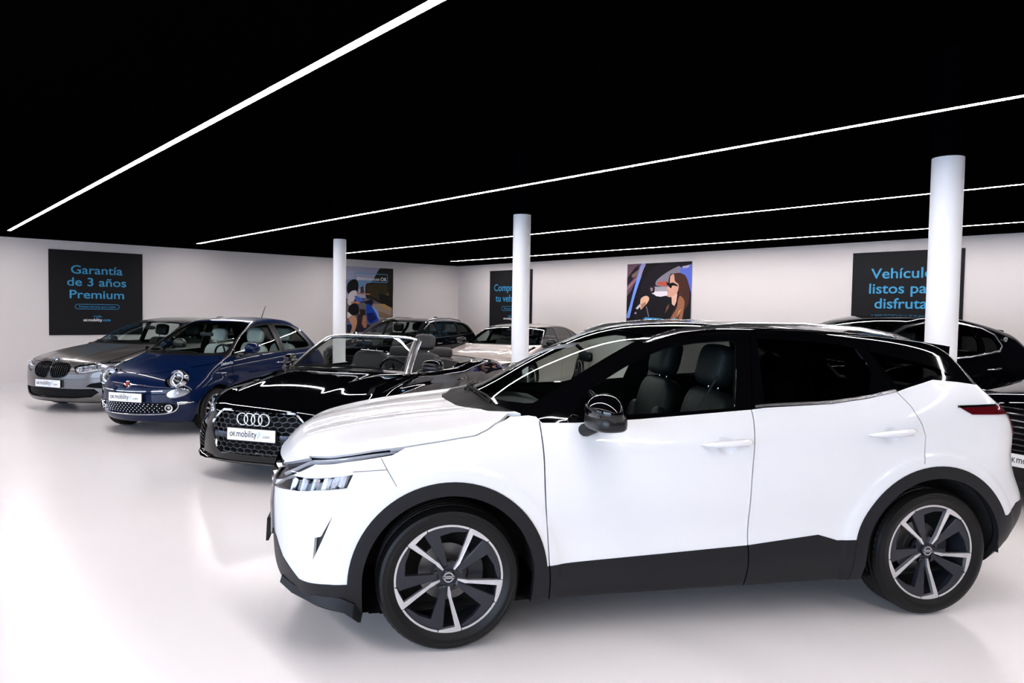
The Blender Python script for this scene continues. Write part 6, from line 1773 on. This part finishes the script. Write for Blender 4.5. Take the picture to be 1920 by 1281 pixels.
def build_fastback():
    paint = flake('champagne_paint', (.56, .49, .445), .30, .35)
    sp = dict(wb=2.824, Rt=.328, arch=.378, track=.90, tw=.235, rr=.245, wheel=(5, .10, .15, 0, .03, M_DARKALLOY),
        bonnet=[(.78, .74), (.55, .75), (.2, .83), (-.1, .892), (-.35, .93), (-.50, .955)],
        frame=[(-.55, .982, 1), (-.70, 1.088), (-1.05, 1.242), (-1.35, 1.315), (-1.8, 1.340), (-2.4, 1.310), (-2.8, 1.225), (-3.15, 1.08), (-3.18, 1.03), (-2.4, 1.0), (-1.4, .975)],
        windows=[[(-.66, .997, 1), (-.82, 1.11), (-1.1, 1.232), (-1.38, 1.300), (-1.66, 1.318, 1), (-1.64, .992, 1)], [(-1.74, 1.320, 1), (-1.72, .995, 1), (-2.50, 1.018, 1), (-2.56, 1.15), (-2.46, 1.275, 1), (-2.1, 1.312)], [(-2.56, 1.255, 1), (-2.64, 1.15), (-2.60, 1.022, 1), (-3.06, 1.045), (-2.92, 1.14), (-2.78, 1.20)]],
        glass=[G_CLEAR, G_TINT, G_TINT],
        windscreen=[(-.46, 0), (-.49, .3), (-.58, .56), (-.66, .70), (-.85, .665), (-1.1, .60), (-1.30, .54), (-1.33, .4), (-1.31, 0)], ws_z=.95,
        cowl=[(-.36, 0), (-.40, .3), (-.48, .56), (-.58, .73), (-.8, .73), (-.8, 0)],
        rear_window=[(0, 1.30), (.50, 1.27), (.56, 1.09), (0, 1.08)], rw_x=-2.8,
        door_lines=[[(-.58, .95), (-.54, .6), (-.58, .25)], [(-1.70, 1.33), (-1.68, .98), (-1.66, .5), (-1.68, .25)], [(-2.60, 1.0), (-2.66, .8), (-2.5, .6), (-2.35, .4)]],
        doors=[[(-.58, .975), (-.54, .6), (-.58, .27), (-1.68, .27), (-1.66, .5), (-1.68, .985)], [(-1.68, .985), (-1.66, .5), (-1.68, .27), (-2.3, .27), (-2.35, .4), (-2.5, .6), (-2.66, .8), (-2.60, 1.01)]],
        frame_mat=M_BLACK,
        cuts=audi_front([], HEXO, LAMP), open=['headlamp', 'grille'], seats=[(-1.30, .37), (-1.30, -.37), (-2.15, .35), (-2.15, -.35)], apron=[(1.0, 0), (1.0, .17), (.4, .16), (-3.2, .18), (-3.9, .3), (-3.9, 0)])
    car, sh = std_car('fastback_car', 'pale champagne fastback car with black window frames, half hidden behind the middle column', (-10.89, 8.85, 295.5), KB, .03, paint, sp)
    dress_front(car, sh, KB, HEXO)
    bm = bmesh.new(); squad(bm, (-2.55, 0, 1.35), (.10, .018, .04), .7, .7); bm_obj('roof_aerial', bm, M_SILVER, car, True)
    door_mirror(car, (-.78, 1.0, 1.03), (.08, .12, .07), M_BLACK, (-.66, .86, .955), yaw=6)
    bm = bmesh.new(); secs = []
    for y in np.linspace(-.50, .50, 11): q = surf(KB, -3.62 + .06 * (y / .5) ** 2, y=abs(y), ax='z'); secs.append([(q.x + .12, y, q.z + .01), (q.x - .05, y, q.z + .055), (q.x - .07, y, q.z + .045), (q.x - .02, y, q.z - .01)])
    sweep_sections(bm, secs); bm_obj('tail_spoiler', bm, M_BLACK, car)
    for a, b in (((-1.40, .905, .85), (-1.60, .905, .855)), ((-2.40, .91, .87), (-2.58, .91, .875))): handle(car, a, b, paint)
    dash(car, -.66, .95, .66); inner_mirror(car, -1.08, 1.25)
build_fastback()
LB = Body(xr=(-4.25, 1.05), zr=(.10, 1.76), w0=.98,
    top=[(1.0, .66), (.94, .76), (.90, .86), (.82, .935), (.6, 1.0), (.2, 1.065), (-.2, 1.115), (-.42, 1.145), (-.54, 1.19), (-1.0, 1.43), (-1.3, 1.56), (-1.6, 1.635), (-2.0, 1.678), (-2.4, 1.670), (-2.9, 1.610), (-3.3, 1.525), (-3.52, 1.46), (-3.60, 1.39), (-3.85, 1.18), (-3.98, 1.05), (-4.15, .75)],
    bend=[(.95, .25), (.6, .18), (0, .12), (-.5, .22), (-1.4, .20), (-1.9, .05), (-3.0, -.05), (-3.8, -.12)],
    crown=[(.9, .04), (.5, .07), (0, .08), (-.5, .05), (-1.0, .05), (-1.7, .09), (-3.0, .09), (-3.8, .05)],
    width=[(.95, .95), (.5, .97), (-.4, .965), (-1.5, .965), (-2.4, .975), (-3.0, .98), (-3.5, .96), (-4.1, .90)],
    belt=[(.9, .88), (.4, .98), (-.3, 1.07), (-1.2, 1.11), (-2.2, 1.14), (-2.8, 1.20), (-3.4, 1.24), (-4.0, 1.12)],
    section=[(0, .08), (.12, .035), (.3, .012), (.55, .006), (.72, .0), (.80, .004), (.88, .026), (1.0, .06)], tumble=[(.5, .5), (-.4, .46), (-2.4, .5), (-3.3, .62)],
    front=[(.10, .74), (.18, .87), (.28, .92), (.5, .93), (.7, .93), (.85, .91), (.97, .82), (1.1, .6)], fc=.38, fp=2.6,
    rear=[(.1, -3.7), (.35, -3.98), (.6, -4.05), (.9, -4.03), (1.15, -3.92), (1.5, -3.6)], rc=.24, rp=2.5,
    bottom=[(.9, .20), (.4, .18), (-3.2, .20), (-4.0, .32)], r_top=[(.8, .09), (0, .07), (-.5, .05), (-3, .06), (-3.9, .08)], rf=.09, rr=.12,
    bump=lambda x, z: arch_flare([(0, .37), (-3.0, .37)], .43, .64, .018)(x, z) + .022 * gauss(x + 3.0, .55) * gauss(z - .98, .13))
LLAMP = [(.56, .83), (.62, .775), (.72, .765), (.86, .79), (.95, .84), (.95, .90), (.82, .90), (.66, .87)]
LHEX = [(0, .80), (.30, .81), (.44, .78), (.50, .66), (.42, .53), (.30, .48), (0, .47)]
def build_suv(name, label, pose, hexo, lamp, badge):
    paint = mat('blue_black_paint', (.0012, .0013, .0024), .03, 0, .2)
    sp = dict(wb=3.0, Rt=.372, arch=.425, track=.955, tw=.265, rr=.27, wheel=(10, .05, .07, 6, .03),
        bonnet=[(.84, .90), (.6, .915), (.2, .99), (-.1, 1.04), (-.35, 1.08), (-.52, 1.11)],
        frame=[(-.62, 1.135, 1), (-.80, 1.27), (-1.15, 1.435), (-1.45, 1.535), (-1.9, 1.595), (-2.4, 1.585), (-2.8, 1.52), (-2.98, 1.44), (-3.02, 1.30), (-2.92, 1.235), (-2.3, 1.165), (-1.4, 1.128)],
        windows=[[(-.74, 1.152, 1), (-.92, 1.29), (-1.2, 1.425), (-1.5, 1.525), (-1.78, 1.565, 1), (-1.76, 1.148, 1)], [(-1.86, 1.570, 1), (-1.84, 1.150, 1), (-2.52, 1.195, 1), (-2.62, 1.38), (-2.52, 1.545, 1), (-2.2, 1.575)], [(-2.62, 1.525, 1), (-2.71, 1.38), (-2.64, 1.21, 1), (-2.90, 1.255), (-2.96, 1.32), (-2.92, 1.42), (-2.78, 1.495)]],
        frame_mat=paint,
        glass=[G_CLEAR, glass('smoked_glass', (.16, .18, .17)), glass('smoked_glass', (.16, .18, .17))],
        windscreen=[(-.50, 0), (-.53, .3), (-.63, .58), (-.72, .75), (-.95, .70), (-1.2, .64), (-1.42, .57), (-1.45, .4), (-1.43, 0)], ws_z=1.1,
        cowl=[(-.40, 0), (-.44, .3), (-.53, .58), (-.64, .78), (-.9, .78), (-.9, 0)],
        rear_window=[(0, 1.42), (.55, 1.40), (.62, 1.20), (0, 1.18)], rw_x=-3.45,
        door_lines=[[(-.64, 1.10), (-.60, .7), (-.64, .3)], [(-1.82, 1.60), (-1.80, 1.13), (-1.78, .6), (-1.80, .3)], [(-2.88, 1.22), (-2.94, 1.0), (-2.75, .82), (-2.5, .45)]],
        doors=[[(-.64, 1.125), (-.60, .7), (-.64, .32), (-1.80, .32), (-1.78, .6), (-1.80, 1.14)], [(-1.80, 1.14), (-1.78, .6), (-1.80, .32), (-2.42, .32), (-2.5, .45), (-2.75, .82), (-2.94, 1.0), (-2.88, 1.23)]],
        belt=[(-.62, 1.138), (-1.4, 1.132), (-2.3, 1.170), (-2.92, 1.240), (-3.02, 1.30), (-2.985, 1.44), (-2.8, 1.518), (-2.4, 1.583), (-1.9, 1.593), (-1.45, 1.533), (-1.15, 1.433), (-.82, 1.28)], belt_w=.020, belt_mat=M_SILVER,
        cuts=audi_front([], hexo, lamp), open=['headlamp', 'grille'], seats=[(-1.40, .40), (-1.40, -.40), (-2.30, .38), (-2.30, -.38)], seat_z=.62, apron=[(1.1, 0), (1.1, .26), (.4, .24), (-3.2, .28), (-4.2, .4), (-4.2, 0)])
    car, sh = std_car(name, label, pose, LB, .032, paint, sp)
    sh_y = lambda y: surf(LB, -3.5, y=abs(y), ax='z')
    bm = bmesh.new(); secs = []
    for y in np.linspace(-.60, .60, 11): q = surf(LB, -3.44 + .10 * (y / .6) ** 2, y=abs(y), ax='z'); secs.append([(q.x + .16, y, q.z - .02), (q.x - .02, y, q.z + .022), (q.x - .13, y, q.z + .012), (q.x - .14, y, q.z - .01), (q.x - .02, y, q.z - .06)])
    sweep_sections(bm, secs); bm_obj('roof_spoiler', bm, M_BLACK, car, True, 40)
    door_mirror(car, (-.86, 1.06, 1.20), (.09, .13, .085), M_BLACK, (-.74, .92, 1.11), yaw=6)
    for a, b in (((-1.50, .965, .99), (-1.74, .965, .995)), ((-2.58, .972, 1.02), (-2.82, .972, 1.03))): handle(car, a, b, M_CHROME)
    dash(car, -.74, 1.10, .70); inner_mirror(car, -1.2, 1.44)
    return car, sh
car, sh = build_suv('sport_utility_car', 'big black sport utility car with chrome window line and trident mark, behind the thick column', (-4.60, 8.25, 252), LHEX, LLAMP, True)
dress_front(car, sh, LB, LHEX)
for s in (1, -1):
    q = surf(LB, -3.13, z=1.36); n = nrm(LB, q); q.y *= s; n.y *= s
    M = frame_matrix(q + n * .003, (-s, 0, 0), (0, 0, 1)) if s > 0 else frame_matrix(q + n * .003, (1, 0, 0), (0, 0, 1))
    bm = bmesh.new()
    for x, h in ((-.026, .045), (0, .058), (.026, .045)):
        tube(bm, [(x * .5, -.01, 0), (x, .008, 0), (x * 1.15, h - .012, 0), (x * .95, h, 0)], .005, 6, rad=[.004, .005, .0065, .001])
    tube(bm, [(0, -.055, 0), (0, .0, 0)], .005, 6); tube(bm, [(-.016, -.022, 0), (.016, -.022, 0)], .004, 6)
    bm.transform(M); bm_obj('trident_badge', bm, M_CHROME, car, True)
car.scale.x = .935                      # a slightly shorter build than its sister; its wheels stay round
for c in car.children:
    if c.name.startswith('wheel') and not c.name.startswith('wheel_'): c.scale.x = 1 / .935
SHEX = [(0, .90), (.46, .885), (.62, .84), (.66, .70), (.62, .55), (.50, .50), (0, .49)]
SLAMP = [(.66, .885), (.68, .80), (.78, .78), (.90, .80), (.97, .86), (.97, .92), (.84, .92)]
car, sh = build_suv('sport_utility_car', 'black car cut off by the right edge, its wide slatted grille behind the white tail', (-1.40, 8.16, 252), SHEX, SLAMP, False)
INL = mat('inlet_black', (.003, .003, .004), .6, 0, .12)
g = sh.obj('grille', 'grille', INL, car, offset=-.05)
for z in np.linspace(.52, .87, 8):
    hw = .60 if z < .84 else .52
    bm_obj('slat', surf_band(LB, [(y, z) for y in np.linspace(-hw, hw, 13)], .016, .004, back=.03), mat('slat_dark_chrome', (.10, .10, .11), .12, .9), g)
bm_obj('grille_frame', closed_band(LB, [(y, z) for y, z in both(SHEX) if y != 0], .016, .008), M_BLACK, g, True, 50)
for l in front_lamp(sh, car, 'headlamp', .03): pass
nose_plate(car, LB, .44, .022)
